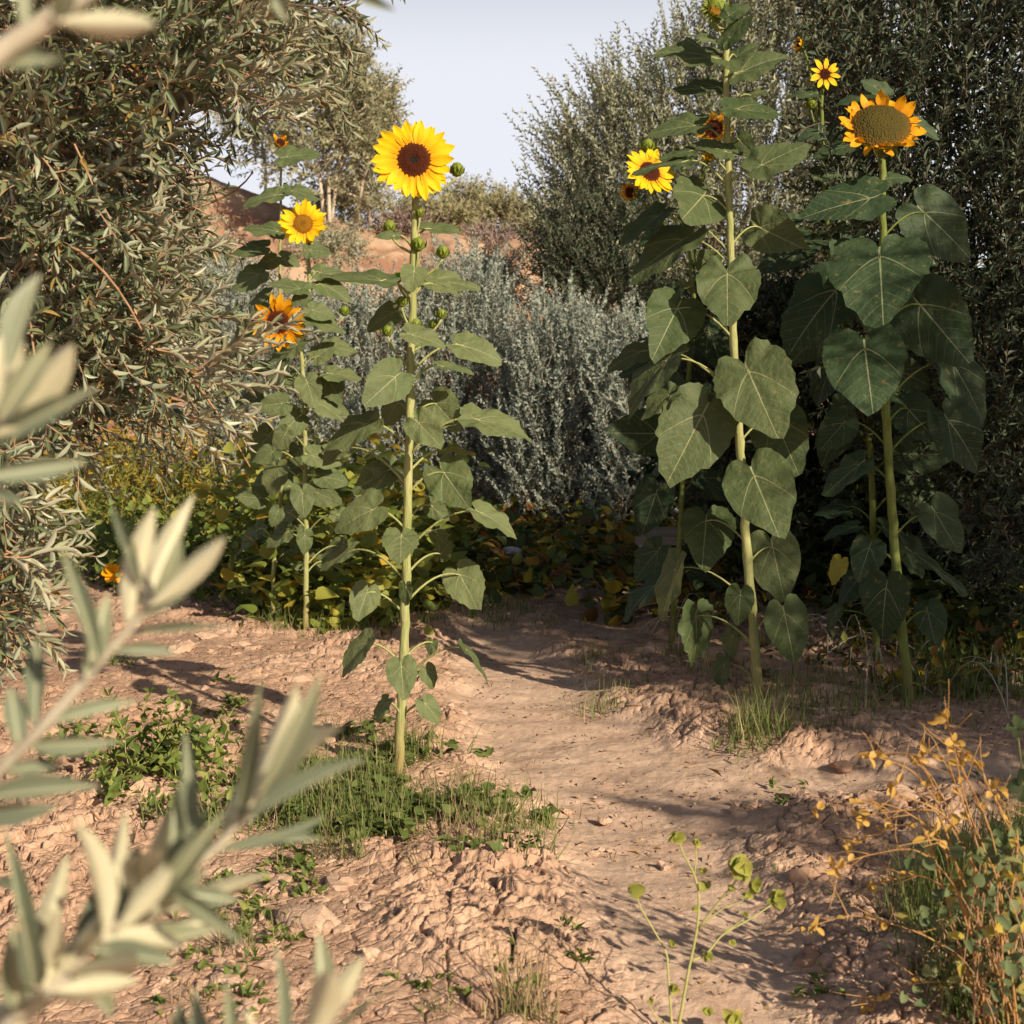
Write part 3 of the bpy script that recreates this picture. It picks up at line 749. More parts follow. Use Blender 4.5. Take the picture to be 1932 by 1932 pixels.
for k, (lab, u, v, ru, rv, D) in enumerate([("leafless purple brown brush on the bank edge, right part", 935, 462, 60, 11, 24), ("pale dry brush between the thin trunks of the far trees", 650, 385, 75, 38, 24.5), ("leafless purple brown brush on the bank edge, behind the main stem", 760, 438, 70, 9, 24)]):
    far_tree(lab, (u, v + rv), D, [(u, v, ru, rv, 1.4 if k != 1 else 2.6)], [], 60 + k, 'purple_brush' if k != 1 else 'far_bush', .10, 120, (.25, .5), "dry brush on the bank", "dry_brush", "bush")
# scrub growing on the slope of the bank
for k, (lab, u, v, ru, rv, D) in enumerate([("grey scrub clinging to the bank beside the left olive", 345, 400, 40, 50, 18), ("pale scrub low on the bank behind the leftmost sunflower", 400, 520, 40, 40, 15), ("pale tufts of scrub dotted over the middle of the bank", 620, 470, 70, 22, 19.5), ("bluish scrub low on the bank right of the front sunflower", 925, 540, 40, 40, 15)]):
    far_tree(lab, (u, v + rv), D, [(u, v, ru, rv, 1.6)], [], 70 + k, 'pale_shrub' if k < 3 else 'silver', .06, 150, (.2, .45), "scrub on the bank", "scrub_bush", "bush")

for k, (lab, u, poly, D0, D1, n) in enumerate([("added broad leaved shrub, shade in its leaf colour, in the gap between the two tall right sunflowers", 1500, [(1400, 640), (1560, 600), (1620, 760), (1620, 1060), (1380, 1060)], 7.3, 8.2, 330),
        ("added broad leaved shrub, shade in its leaf colour, left of the tallest sunflower, next to the silvery shrubs", 1310, [(1280, 700), (1390, 660), (1400, 1000), (1300, 1010), (1260, 900)], 8.2, 9.0, 200),
        ("added broad leaved shrub, shade in its leaf colour, at the right edge behind the seed head sunflower", 1800, [(1620, 660), (1760, 600), (1980, 640), (1980, 1130), (1640, 1090)], 7.0, 7.8, 560)]):
    D = (D0 + D1) / 2  # shrubs added to fill the gap with painted shade
    shoot_tree("shade_fill_shrub", lab, "shrub", (P(u, 900, D)[0], D, 0), [(poly, D0, D1, n)], 'shade_leaf', .085, .062, .05, (.2, .45), .5, .2, 90 + k, T_HEART, .03, .4, "added shade shrubs behind the right sunflowers", 5, .9)
# olive trees on the right, outside the picture, whose shade lies on the path
def ball(c, r):
    c = np.array(c)
    return lambda n, rng: c + nrm(rng.normal(0, 1, (n, 3))) * (rng.random((n, 1)) ** .4) * np.array(r)
SHADE = [((4.2, 2.4, 0), (4.2, 2.4, 2.3), (.62, .62, 1.6), 720, "olive tree standing right of the path, beyond the picture edge"),
         ((3.9, 1.9, 0), (3.9, 1.9, 1.6), (.5, .5, 1.1), 420, "smaller olive tree in front of the one right of the path"),
         ((3.35, 0.75, 0), (3.35, 0.75, 1.2), (.42, .5, .8), 170, "young olive tree right of the camera, its twigs shading the path"),
         ((5.6, 3.3, 0), (5.6, 3.3, 2.5), (1.2, 1.2, 1.9), 700, "big olive tree behind the dark olive, right of the garden"),
         ((6.0, 6.2, 0), (6.0, 6.2, 2.7), (1.5, 1.3, 2.2), 750, "farthest olive tree of the row on the right")]
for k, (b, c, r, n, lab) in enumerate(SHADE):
    shoot_tree("olive_tree", lab, "tree", b, [(ball(c, r), 0, 0, n)], 'olive_shaded', .10, .036, .045, (.2, .42), .3, .3, 80 + k, T_LITE, .1, .6, None, 6, .75)

# ------------------------------------------------------------------ sunflowers
def heart_mesh(mb, b, X, Y, N, L, W, rng, rnd):
    na, nr = 44, 5
    th = np.linspace(-np.pi, np.pi, na, endpoint=False) + np.pi / na
    key = np.radians([0, 8, 20, 35, 55, 80, 105, 130, 150, 165, 175, 180])
    rad = np.array([1.0, .90, .78, .69, .61, .545, .50, .46, .40, .30, .17, .10])
    asym = rng.normal(0, .035)
    r = np.interp(np.abs(th), key, rad) * (1 + asym * np.sign(th)) * (1 + .030 * np.sin(th * 22 + rng.random() * 6) + rng.normal(0, .014, na))
    px, py = r * np.sin(th), r * np.cos(th)
    px /= 1.06
    ring = np.array([.22, .45, .66, .85, 1.0])
    x = np.concatenate([[0], (ring[:, None] * px).ravel()]); y = np.concatenate([[0], (ring[:, None] * py).ravel()])
    a = np.concatenate([[0], np.tile(th, nr)]); rr = np.concatenate([[0], np.repeat(ring, na)])
    droop, fold, wave, ph, tw = rng.uniform(.05, .26), rng.uniform(.02, .30), rng.uniform(.018, .050), rng.random(3) * 6, rng.normal(0, .10)
    z = -droop * y * np.abs(y) + fold * np.abs(x) * (1 - .8 * np.abs(x)) - .35 * fold * x * x + wave * rr ** 2 * (np.sin(5 * a + ph[0]) + .7 * np.sin(9 * a + ph[1])) + tw * x * y
    z += .008 * np.cos((y - 1.15 * np.abs(x) ** 1.2) * 6.5 * 2 * np.pi) * rr * (1 - rr * .5)
    V = b + X * (x * W)[:, None] + Y * (y * L)[:, None] + N * (z * L)[:, None]
    f = [[0, 1 + (k + 1) % na, 1 + k] for k in range(na)]
    for q in range(nr - 1):
        for k in range(na):
            A, B = 1 + q * na + k, 1 + q * na + (k + 1) % na
            f.append([A, B, B + na, A + na])
    mb.add(V, f, 0, np.stack([x, y], -1), rnd)

def flower(parent, base, c, n, r_out, r_in, npet, style, disc, pet, rng):
    c, n = np.asarray(c, float), nrm(n)
    t1 = nrm(np.cross(n, [0, 0, 1.0]) * -1 if abs(n[2]) < .97 else np.array([1.0, 0, 0])); t2 = np.cross(n, t1)
    if t2[2] < 0: t2 = -t2
    mb = MB()
    na, rings = 36, np.linspace(0, 1, 9)[1:]
    th = np.linspace(0, 2 * np.pi, na, endpoint=False)
    v, uv = [c + n * r_in * .22], [(0, 0)]
    dome = .22 if style != 'seed' else .34
    v = [c + n * r_in * (dome - (.10 if style == 'fresh' else 0))]
    for q in rings:
        h = dome * (1 - q ** 2.6) - (.10 * (1 - sstep(0, .45, q)) if style == 'fresh' else 0)
        for a in th:
            v.append(c + (t1 * math.cos(a) + t2 * math.sin(a)) * q * r_in * (1 + rng.normal(0, .012)) + n * r_in * (h + rng.normal(0, .012)))
            uv.append((q * math.cos(a), q * math.sin(a)))
    f = [[0, 1 + k, 1 + (k + 1) % na] for k in range(na)]
    for q in range(len(rings) - 1):
        for k in range(na):
            A, B = 1 + q * na + k, 1 + q * na + (k + 1) % na
            f.append([A, A + na, B + na, B])
    mb.add(v, f, 0, uv)
    back = []
    for q, h in ((1.02, 0), (1.0, -.14), (.75, -.32), (.42, -.45), (.16, -.62)):
        back += [c + (t1 * math.cos(a) + t2 * math.sin(a)) * q * r_in + n * r_in * h for a in th]
    f = [[q * na + k, q * na + (k + 1) % na, (q + 1) * na + (k + 1) % na, (q + 1) * na + k] for q in range(4) for k in range(na)] + [list(range(4 * na, 5 * na))]
    mb.add(back, f, 1)
    head = mb.build("flower_head", [M[disc], M['sf_bud']], parent, offset=base)
    # green bracts behind the rays
    sb = MB()
    k = 22
    ang = np.linspace(0, 2 * np.pi, k, endpoint=False) + rng.normal(0, .08, k)
    rd = np.cos(ang)[:, None] * t1 + np.sin(ang)[:, None] * t2
    scatter(sb, T_LITE, c + rd * r_in * .8 - n * r_in * .18, rd + n * rng.uniform(-.5, .15, (k, 1)), np.tile(n, (k, 1)), r_in * rng.uniform(.65, 1.0, k) * (.45 if style == 'seed' else 1), r_in * .36 * (.6 if style == 'seed' else 1), rng.random(k))
    sb.build("sepals", M['sf_bud'], head, offset=base)
    rows = [(0.0, 1.0, npet)] if style in ('wither',) else [(0.0, 1.0, npet * 3 // 5), (-.06, .9, npet - npet * 3 // 5)]
    for (zo, ls, m) in rows:
        for j in range(m):
            a = 2 * math.pi * (j + rng.uniform(-.25, .25) + (.5 if zo else 0)) / m
            if style == 'droop' and math.sin(a) > .35 and rng.random() < .2: continue
            rd = t1 * math.cos(a) + t2 * math.sin(a)
            sd = np.cross(n, rd)
            L = (r_out - r_in * .86) * ls * rng.uniform(.82, 1.08)
            W = L * rng.uniform(.38, .48) * (1 if style != 'seed' else 1.35)
            if style == 'fresh': lift, bend, tw = rng.uniform(.02, .18), rng.uniform(-.28, .10), rng.normal(0, .18)
            elif style == 'seed': lift, bend, tw = rng.uniform(-.2, .55), rng.uniform(-.5, 1.3), rng.normal(0, .5)
            elif style == 'droop': lift, bend, tw = rng.uniform(-.1, .4), rng.uniform(-.6, .8), rng.normal(0, .4)
            else: lift, bend, tw = rng.uniform(.2, .9), rng.uniform(.2, 1.6), rng.normal(0, .6)
            pm = MB()
            vv, uu = [], []
            prof = [(0, .35), (.15, .70), (.35, .98), (.55, 1.0), (.75, .78), (.9, .42), (1, .06)]
            pos = c + rd * r_in * .88 + n * (zo * r_in * 2 - .02 * r_in); ang = lift; prev = 0
            kink = rng.normal(0, .12)
            for (s, w) in prof:
                ds = s - prev; prev = s
                ang += bend * ds
                dv = rd * math.cos(ang) + n * math.sin(ang) + sd * kink * s
                pos = pos + dv * ds * L
                nn = n * math.cos(ang) - rd * math.sin(ang)
                sw = sd * math.cos(tw * s) + nn * math.sin(tw * s)
                for q in (-1, -.5, 0, .5, 1):
                    vv.append(pos + sw * q * w * W / 2 + nn * W * (.12 * q * q - .04 * math.cos(q * 6)))
                    uu.append((q * w * .5 + .5, s))
            ff = [[i * 5 + q, i * 5 + q + 1, i * 5 + q + 6, i * 5 + q + 5] for i in range(6) for q in range(4)]
            pm.add(vv, ff, 0, uu)
            pm.build("petal", M[pet], head, offset=base)
    return head

def facing(az, el):
    az, el = math.radians(az), math.radians(el)
    return np.array([math.sin(az) * math.cos(el), -math.cos(az) * math.cos(el), math.sin(el)])

def sunflower(label, stem_px, r0, r1, leaves, heads=(), buds=(), seed=1, shaded_stem=False, shade_leaf='sf_leaf', auto=None, base_D=None, group="sunflowers", ls=1.0):
    rng = np.random.default_rng(seed)
    base = G(*stem_px[0])
    if base_D: base = P(stem_px[0][0], stem_px[0][1], base_D)
    D = base[1]
    base[2] = gz(base[0], base[1])
    t = empty("sunflower", base, label, "sunflower", group)
    w = [P(u, v, D) for u, v in stem_px]; w[0] = base - [0, 0, .03]
    sp = smooth_path(w, 7)
    sp[1:-1] += rng.normal(0, .0014, (len(sp) - 2, 3))
    su, sv = proj(sp)
    sm = 'sf_stem_shaded' if shaded_stem else 'sf_stem'
    mb = MB()
    rr_ = np.linspace(r0, r1, len(sp)) * (1 + .10 * np.sin(np.arange(len(sp)) * 2.1 + seed) * rng.random(len(sp))); rr_[:3] *= 1.25, 1.12, 1.05
    mb.tube(sp, rr_, 12)
    def on_stem(v):
        v = min(max(v, sv.min()), sv.max())
        o = np.argsort(sv)
        return np.array([np.interp(v, sv[o], sp[o, k]) for k in range(3)])
    hd = []
    for (u, v, ro, ri, az, el, npet, style, disc, pet, dD, att) in heads:
        n = facing(az, el)
        s = D / FPX
        c = P(u, v, D + dD) + n * 0.02
        a = on_stem(att) if att else sp[-1]
        end = c - n * ri * s * .5
        mb.tube(bez(a, end - n * .05 + [0, 0, -.02 if att else 0], end, 9), np.linspace(r1 * (.8 if att else 1), max(r1 * .55, .005), 9), 7)
        hd.append((c, n, ro * s, ri * s, npet, style, disc, pet))
    mb.build("stem", M[sm], t, offset=base)
    for h in hd: flower(t, base, h[0], h[1], h[2], h[3], h[4], h[5], h[6], h[7], rng)
    for (u, v, r) in buds:
        s = D / FPX
        c = P(u, v, D - .03 * rng.random())
        a = on_stem(v + 40 + 30 * rng.random())
        bm = MB()
        cc = c - [0, 0, r * s * .6]
        bm.tube(bez(a, (a + cc) / 2 + [(c[0] - a[0]) * .25, 0, -.01], cc, 7), np.linspace(.005, .0035, 7), 6, 1)
        th = np.linspace(0, np.pi, 7)
        bm.tube(np.array([cc + [0, 0, r * s * .95 * (1 - math.cos(x))] for x in th]), np.maximum(np.sin(th) ** .8, .05) * r * s * .85, 10)
        k = 16
        an = np.linspace(0, 4 * np.pi, k, endpoint=False)
        rd = np.stack([np.cos(an), np.sin(an), np.zeros(k)], -1)
        scatter(bm, T_LITE, cc + rd * r * s * .55 + [0, 0, r * s * .3], rd * .6 + [0, 0, .9], rd + [0, 0, .2], r * s * rng.uniform(.9, 1.5, k), r * s * .6, rng.random(k))
        bm.build("bud", [M['sf_bud'], M[sm]], t, offset=base)
    if auto:
        n, v0, v1, ln, reach = auto
        leaves = list(leaves)
        for k in range(n):
            v = v0 + (v1 - v0) * (k + rng.random()) / n
            p = on_stem(v); u = proj(p)[0]
            sg = 1 if k % 2 else -1
            l = ln * rng.uniform(.7, 1.15)
            bu, bv = u + sg * reach * rng.uniform(.3, 1.1), v - rng.uniform(5, 30)
            an = rng.uniform(-.1, 1.35)
            leaves.append((bu, bv, bu + sg * l * math.cos(an), bv + l * math.sin(an), l * rng.uniform(.35, 1.0), rng.uniform(-.18, .22)))
    for lf in leaves:
        ub, vb, ut, vt, wpx = lf[:5]
        ut, vt, wpx = ub + (ut - ub) * ls, vb + (vt - vb) * ls, wpx * ls
        dz = lf[5] if len(lf) > 5 and lf[5] is not None else None
        mat = lf[6] if len(lf) > 6 else shade_leaf
        ps = on_stem(vb); us = proj(ps)[0]
        if dz is None:
            over = min(ub, ut) - wpx * .4 < us < max(ub, ut) + wpx * .4
            dz = -rng.uniform(.05, .14) if over else rng.uniform(-.12, .12)
        Pb, Pt = P(ub, vb, D + dz), P(ut, vt, D + dz)
        Ln = np.linalg.norm(Pt - Pb); wm = wpx * D / FPX; rho = .90
        phi = 0.0
        if wm / Ln > rho:
            Lr = min(wm / rho, 2.2 * Ln); Pt = Pt - np.array([0, math.sqrt(max(Lr * Lr - Ln * Ln, 0)) * .95, 0])
        else:
            phi = min(math.acos(wm / Ln / rho), math.radians(80))
        Y = Pt - Pb; L = np.linalg.norm(Y); Y = Y / L
        cv = nrm(CAM - Pb); N = nrm(cv - Y * (cv @ Y))
        best = None
        for sg in (1, -1):
            q = N * math.cos(phi) + np.cross(Y, N) * math.sin(phi) * sg
            if best is None or q[2] > best[2]: best = q
        N = best; X = np.cross(Y, N)
        lm = MB()
        Wd = L * rho if phi > 0 or wm / Ln > rho else wm
        heart_mesh(lm, Pb, X, Y, N, L, Wd, rng, rng.random())
        leaf = lm.build("leaf", M[mat], t, offset=base)
        a = on_stem(vb + .45 * abs(ub - us) + 10)
        dist = np.linalg.norm(Pb - a)
        ctrl = a + (Pb - a) * .55 + np.array([0, 0, .32 * dist])
        pts = bez(a, ctrl, Pb, 9)
        tail = Pb + Y * L * .10 + N * (-.006)
        pm = MB()
        pm.tube(np.vstack([pts, [tail]]), np.append(np.linspace(.0045, .0027, 9), .0015), 6)
        pm.build("leaf_stalk", M[sm], leaf, offset=base)
    return t

A_LEAVES = [(812, 432, 888, 437, 20), (742, 446, 697, 440, 18), (719, 530, 598, 514, 30), (781, 512, 780, 556, 56), (822, 528, 920, 545, 38), (815, 535, 880, 552, 26), (742, 590, 680, 622, 50),
            (778, 632, 852, 650, 40), (872, 652, 962, 674, 52), (835, 692, 905, 706, 16), (745, 712, 690, 768, 88), (690, 800, 590, 845, 55), (823, 762, 870, 810, 84), (903, 792, 1028, 816, 52),
            (790, 798, 842, 850, 70), (845, 850, 907, 850, 14, .05, 'sf_leaf_yellow'), (730, 888, 650, 930, 62), (838, 892, 893, 962, 98), (702, 962, 612, 1002, 74), (908, 968, 990, 1008, 42),
            (757, 1012, 762, 1052, 100), (832, 1045, 852, 1018, 40, .06), (868, 1085, 907, 1148, 88), (692, 1118, 676, 1172, 64), (766, 1108, 765, 1150, 30), (690, 1215, 628, 1282, 42),
            (880, 1226, 937, 1284, 13), (757, 1258, 766, 1312, 66), (805, 1265, 822, 1306, 38), (728, 1326, 700, 1366, 28), (803, 1328, 838, 1370, 46), (815, 1212, 808, 1242, 28, .05),
            (735, 905, 700, 880, 45, .1), (815, 955, 850, 985, 45, .12), (640, 850, 600, 880, 40, .15), (825, 1005, 845, 1035, 40, .15), (660, 1040, 590, 1070, 32, .1), (745, 765, 720, 815, 50, .12)]
A_BUDS = [(735, 432, 13), (789, 466, 14), (835, 480, 13), (751, 527, 11), (758, 573, 11), (784, 616, 12), (833, 596, 10), (818, 616, 11), (731, 628, 11), (862, 325, 14), (792, 405, 9)]
sunflower("front sunflower with one big fresh bloom and many green buds, tallest against the sky gap", [(748, 1465), (757, 1350), (763, 1200), (768, 1000), (773, 800), (776, 650), (781, 500), (783, 400), (785, 365)],
          .0165, .010, A_LEAVES, [(781, 305, 75, 32, 4, 6, 40, 'fresh', 'disc_brown', 'petal', -.05, None)], A_BUDS, 101, ls=.9)
B_LEAVES = [(584, 472, 630, 475, 34), (607, 536, 672, 563, 40), (602, 514, 690, 522, 26), (566, 545, 498, 530, 30), (575, 558, 545, 577, 32), (590, 585, 642, 600, 36), (592, 605, 664, 625, 32), (622, 652, 682, 667, 34),
            (600, 672, 640, 640, 40), (580, 722, 600, 774, 55), (540, 716, 470, 732, 34), (625, 705, 690, 710, 30), (560, 790, 526, 826, 54), (515, 852, 468, 872, 38), (570, 930, 578, 980, 50), (525, 965, 512, 997, 32),
            (575, 1010, 578, 1052, 34), (640, 1030, 585, 1070, 26), (560, 650, 500, 680, 36), (600, 760, 660, 790, 40), (590, 860, 650, 880, 45), (560, 880, 500, 905, 36), (600, 930, 650, 950, 50)]
sunflower("middle left sunflower with a full yellow bloom shaded by its own curled petals", [(577, 1195), (577, 1080), (578, 980), (576, 860), (573, 740), (570, 640), (583, 540), (580, 470)],
          .014, .009, B_LEAVES, [(572, 425, 46, 19, 6, 12, 34, 'droop', 'disc_gold', 'petal', -.05, None)], [(650, 590, 10)], 102, auto=(12, 690, 1080, 60, 55), ls=.92)
C_LEAVES = [(520, 368, 450, 378, 26), (550, 360, 608, 370, 24), (540, 296, 608, 286, 34), (524, 437, 457, 420, 28), (490, 468, 428, 476, 30), (487, 518, 432, 546, 42), (515, 490, 483, 502, 30), (535, 487, 568, 502, 28),
            (485, 612, 437, 654, 50, .1), (505, 555, 470, 575, 22), (500, 585, 468, 600, 30)]
sunflower("leftmost sunflower with a small withered top flower and a drooping amber bloom", [(515, 1175), (517, 1050), (528, 950), (533, 860), (530, 740), (528, 600), (528, 480), (530, 390), (529, 300)],
          .012, .006, C_LEAVES, [(528, 273, 20, 9, 20, 20, 14, 'wither', 'disc_brown', 'petal_amber', 0, None), (525, 606, 50, 21, 8, -18, 36, 'droop', 'disc_brown', 'petal_amber', -.55, 660)], [(515, 570, 8)], 103, auto=(12, 700, 1080, 58, 45))
E_LEAVES = [(1374, 30, 1414, 0, 28), (1376, 72, 1420, 17, 34), (1350, 78, 1297, 52, 12), (1343, 108, 1236, 74, 34), (1388, 107, 1432, 79, 22), (1400, 135, 1489, 88, 48), (1350, 165, 1268, 168, 26), (1416, 180, 1448, 168, 14, .08),
            (1392, 206, 1493, 215, 36), (1310, 237, 1218, 246, 36), (1370, 286, 1307, 262, 28), (1437, 312, 1530, 262, 58), (1287, 306, 1188, 312, 15, -.12), (1302, 285, 1240, 298, 15), (1326, 370, 1276, 425, 118),
            (1435, 430, 1502, 474, 88), (1240, 408, 1160, 462, 38, .1), (1287, 453, 1176, 521, 62), (1372, 518, 1357, 606, 118, -.12), (1277, 583, 1230, 664, 112), (1257, 680, 1167, 772, 52), (1207, 664, 1140, 692, 42, .15),
            (1413, 702, 1446, 822, 146, -.16), (1262, 745, 1205, 792, 38), (1325, 783, 1251, 916, 138, -.1), (1463, 793, 1491, 888, 112, .08), (1423, 898, 1451, 1003, 130, -.12), (1332, 983, 1313, 1050, 108), (1458, 1033, 1479, 1138, 100),
            (1276, 1073, 1242, 1177, 44), (1397, 1122, 1392, 1182, 54), (1313, 1163, 1319, 1262, 64), (1480, 1158, 1501, 1254, 80), (1382, 1200, 1369, 1252, 34), (1366, 1253, 1354, 1307, 34), (1395, 265, 1420, 300, 45, .1), (1340, 500, 1300, 480, 50, .15)]
sunflower("tallest sunflower on the right, topped by a closed green bud", [(1433, 1330), (1425, 1230), (1410, 1050), (1402, 930), (1393, 800), (1387, 700), (1380, 560), (1377, 420), (1373, 280), (1370, 120), (1368, 60)],
          .0205, .011, E_LEAVES, [(1344, 28, 34, 19, 30, 35, 16, 'wither', 'disc_gold', 'sf_bud', -.03, None)], [(1352, 25, 22)], 104, shade_leaf='sf_leaf_half_shaded')
F_LEAVES = [(1668, 176, 1625, 147, 30, .08), (1628, 184, 1567, 197, 14, .05), (1733, 236, 1776, 263, 24), (1640, 374, 1507, 403, 76), (1680, 336, 1722, 330, 22), (1745, 402, 1842, 489, 108), (1660, 484, 1622, 607, 182, -.14), (1577, 548, 1471, 665, 116),
            (1737, 576, 1812, 692, 140), (1632, 658, 1614, 772, 150, -.12), (1790, 794, 1862, 887, 92), (1715, 774, 1752, 832, 84, .12), (1622, 876, 1549, 936, 48), (1765, 967, 1813, 1047, 74), (1640, 1034, 1611, 1092, 66), (1672, 1110, 1659, 1212, 88, -.1),
            (1750, 1154, 1756, 1212, 62), (1585, 1063, 1567, 1106, 34, 0, 'sf_leaf_yellow'), (1578, 1154, 1557, 1191, 26), (1725, 1044, 1836, 1121, 36, .1), (1800, 690, 1870, 800, 80, .15), (1700, 700, 1760, 730, 60, .18), (1590, 800, 1540, 850, 70, .2)]
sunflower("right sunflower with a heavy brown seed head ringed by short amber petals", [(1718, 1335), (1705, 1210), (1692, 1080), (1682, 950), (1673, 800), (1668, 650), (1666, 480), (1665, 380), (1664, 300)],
          .0195, .013, F_LEAVES, [(1660, 245, 80, 54, -4, 35, 36, 'seed', 'disc_seed', 'petal_amber', -.06, None)], [], 105, True, 'sf_leaf_shaded')
G_LEAVES = [(1567, 455, 1500, 450, 36), (1595, 276, 1530, 296, 28), (1530, 178, 1486, 175, 13), (1600, 420, 1640, 440, 40), (1545, 330, 1600, 330, 26), (1545, 250, 1500, 262, 24), (1560, 390, 1610, 380, 30)]
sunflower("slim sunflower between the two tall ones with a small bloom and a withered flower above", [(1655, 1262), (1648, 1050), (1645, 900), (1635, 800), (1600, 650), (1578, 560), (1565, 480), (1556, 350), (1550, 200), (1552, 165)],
          .015, .007, G_LEAVES, [(1553, 143, 31, 11, 8, 6, 16, 'fresh', 'disc_brown', 'petal', -.04, None), (1515, 88, 19, 10, -70, 10, 14, 'wither', 'disc_brown', 'petal_amber', .05, 330)], [(1530, 200, 11)], 106, True, 'sf_leaf_shaded', (22, 420, 1150, 85, 70))
H_LEAVES = [(1300, 300, 1262, 320, 24), (1250, 440, 1200, 460, 30), (1290, 540, 1230, 545, 12, -.05, 'sf_leaf_yellow'), (1240, 690, 1165, 700, 50)]
sunflower("sunflower half hidden behind the tallest one, with several ragged orange blooms", [(1265, 1215), (1280, 1050), (1288, 900), (1300, 700), (1308, 560), (1296, 440), (1290, 380)],
          .015, .008, H_LEAVES, [(1223, 328, 50, 21, 20, 24, 30, 'fresh', 'disc_brown', 'petal', -.06, 440), (1193, 362, 22, 11, -40, -10, 14, 'wither', 'disc_brown', 'petal_amber', 0, 470),
                                 (1347, 246, 36, 17, -10, 10, 20, 'droop', 'disc_brown', 'petal_amber', .02, 400), (1337, 300, 20, 8, 0, 20, 12, 'wither', 'disc_gold', 'petal', .02, 420)], [(1222, 280, 14)], 107, True, 'sf_leaf_shaded', (15, 560, 1150, 80, 55))

# ------------------------------------------------------------------ weeds, grass, creepers
def leafy(mb, p, h, n, tm, L, W, rng, tilt=.8, mi=0, rnd=None):
    az = rng.random(n) * 6.28
    el = rng.uniform(.15, tilt * 1.57, n)
    d = np.stack([np.cos(az) * np.cos(el), np.sin(az) * np.cos(el), np.sin(el)], -1)
    q = p + np.stack([rng.normal(0, h * .25, n), rng.normal(0, h * .25, n), rng.random(n) * h], -1)
    nm = np.stack([-np.cos(az) * .4, -np.sin(az) * .4, np.ones(n)], -1) + rng.normal(0, .35, (n, 3))
    k = rng.uniform(.55, 1.2, n)
    scatter(mb, tm, q, d, nm, L * k, W * k, rng.random(n) if rnd is None else rnd(n), mi)

def ground_patch(poly_px, n, rng):
    """points on the ground, evenly spread over a patch outlined in the picture"""
    g = np.array([G(*p)[:2] for p in poly_px])
    q = in_px(g, n, rng)
    z = macro(q[:, 0], q[:, 1])
    return np.column_stack([q, z])

# bean-like leafy undergrowth at the feet of the left sunflowers
rng = np.random.default_rng(201)
mb = MB()
for p in ground_patch([(470, 1150), (520, 1190), (640, 1200), (760, 1190), (850, 1130), (860, 1080), (700, 1050), (470, 1060)], 420, rng):
    h = rng.uniform(.15, 1.0) if rng.random() < .6 else rng.uniform(.1, .4)
    leafy(mb, p, h, 11, T_HEART, .10, .085, rng, .8, 0, lambda n: rng.random(n) ** .8)
kind(mb.build("undergrowth", M['sunlit_weed'], None), "stuff", "low leafy green undergrowth at the feet of the left sunflowers", "undergrowth")
# dark green weeds left of it
rng = np.random.default_rng(202)
mb = MB()
for p in ground_patch([(120, 1110), (300, 1130), (480, 1165), (540, 1170), (560, 1060), (300, 1010), (110, 1010)], 420, rng):
    leafy(mb, p, rng.uniform(.08, .5), 9, T_HEART, .075, .055, rng, .9, 0, lambda n: rng.random(n))
kind(mb.build("undergrowth", M['weed'], None), "stuff", "dark green weeds along the edge of the yellow bed", "undergrowth")
# yellow flowering weeds behind
rng = np.random.default_rng(203)
mb, ms = MB(), MB()
for p in ground_patch([(60, 1060), (300, 1065), (560, 1070), (640, 1010), (600, 960), (380, 935), (80, 950)], 700, rng):
    h = rng.uniform(.45, 1.2)
    d = np.array([rng.normal(0, .22), rng.normal(0, .22), 1])
    grow(mb, ms, p, d, h, rng, rng.uniform(-.1, .5), T_LITE, .055, .016, .035, .0028, 5, .5, 3, True, .9, 0)
    if rng.random() < .5:
        top = p + nrm(d) * h * .9
        k = 7; a = rng.random(k) * 6.28
        scatter(ms, T_RHOMB, top + rng.normal(0, .03, (k, 3)), np.stack([np.cos(a), np.sin(a), np.full(k, .3)], -1), np.tile([0, -.4, 1.], (k, 1)), .05, .032, np.full(k, 1.0))
o = ms.build("yellow_weeds", M['yellow_weed'], None); kind(o, "stuff", "dense bed of yellowing wild flowers behind the left path edge", "weeds")
mb.build("stems", M['lime_stem'], o)
# creeping vines with yellow and brown leaves in the middle
rng = np.random.default_rng(204)
mb, ms = MB(), MB()
for p in ground_patch([(840, 1120), (930, 1145), (1060, 1160), (1200, 1190), (1330, 1170), (1420, 1060), (1300, 1010), (1150, 985), (900, 985), (830, 1040)], 620, rng):
    leafy(mb, p, rng.uniform(.03, .36), 5, T_HEART, .105, .085, rng, .85)
    if rng.random() < .2:
        q = p + np.array([rng.normal(0, .3), rng.normal(0, .3), 0])
        ms.tube(bez(p, (p + q) / 2 + [0, 0, rng.uniform(.1, .35)], q, 8), .004, 4, cap=False)
o = mb.build("creeper", M['creeper'], None); kind(o, "stuff", "creeping vines with green, yellow and brown leaves in front of the silvery shrubs", "creeper")
ms.build("vines", M['twig'], o)
rng = np.random.default_rng(205)
mb = MB()
for p in ground_patch([(1450, 1130), (1750, 1270), (1960, 1290), (2050, 1150), (1960, 1040), (1700, 1000), (1450, 1030)], 480, rng):
    leafy(mb, p, rng.uniform(.05, .45), 7, T_HEART, .09, .075, rng, .7, 0, lambda n: rng.random(n) * .6)
kind(mb.build("undergrowth", M['creeper'], None), "stuff", "shaded leafy undergrowth below the dark olive tree", "undergrowth")

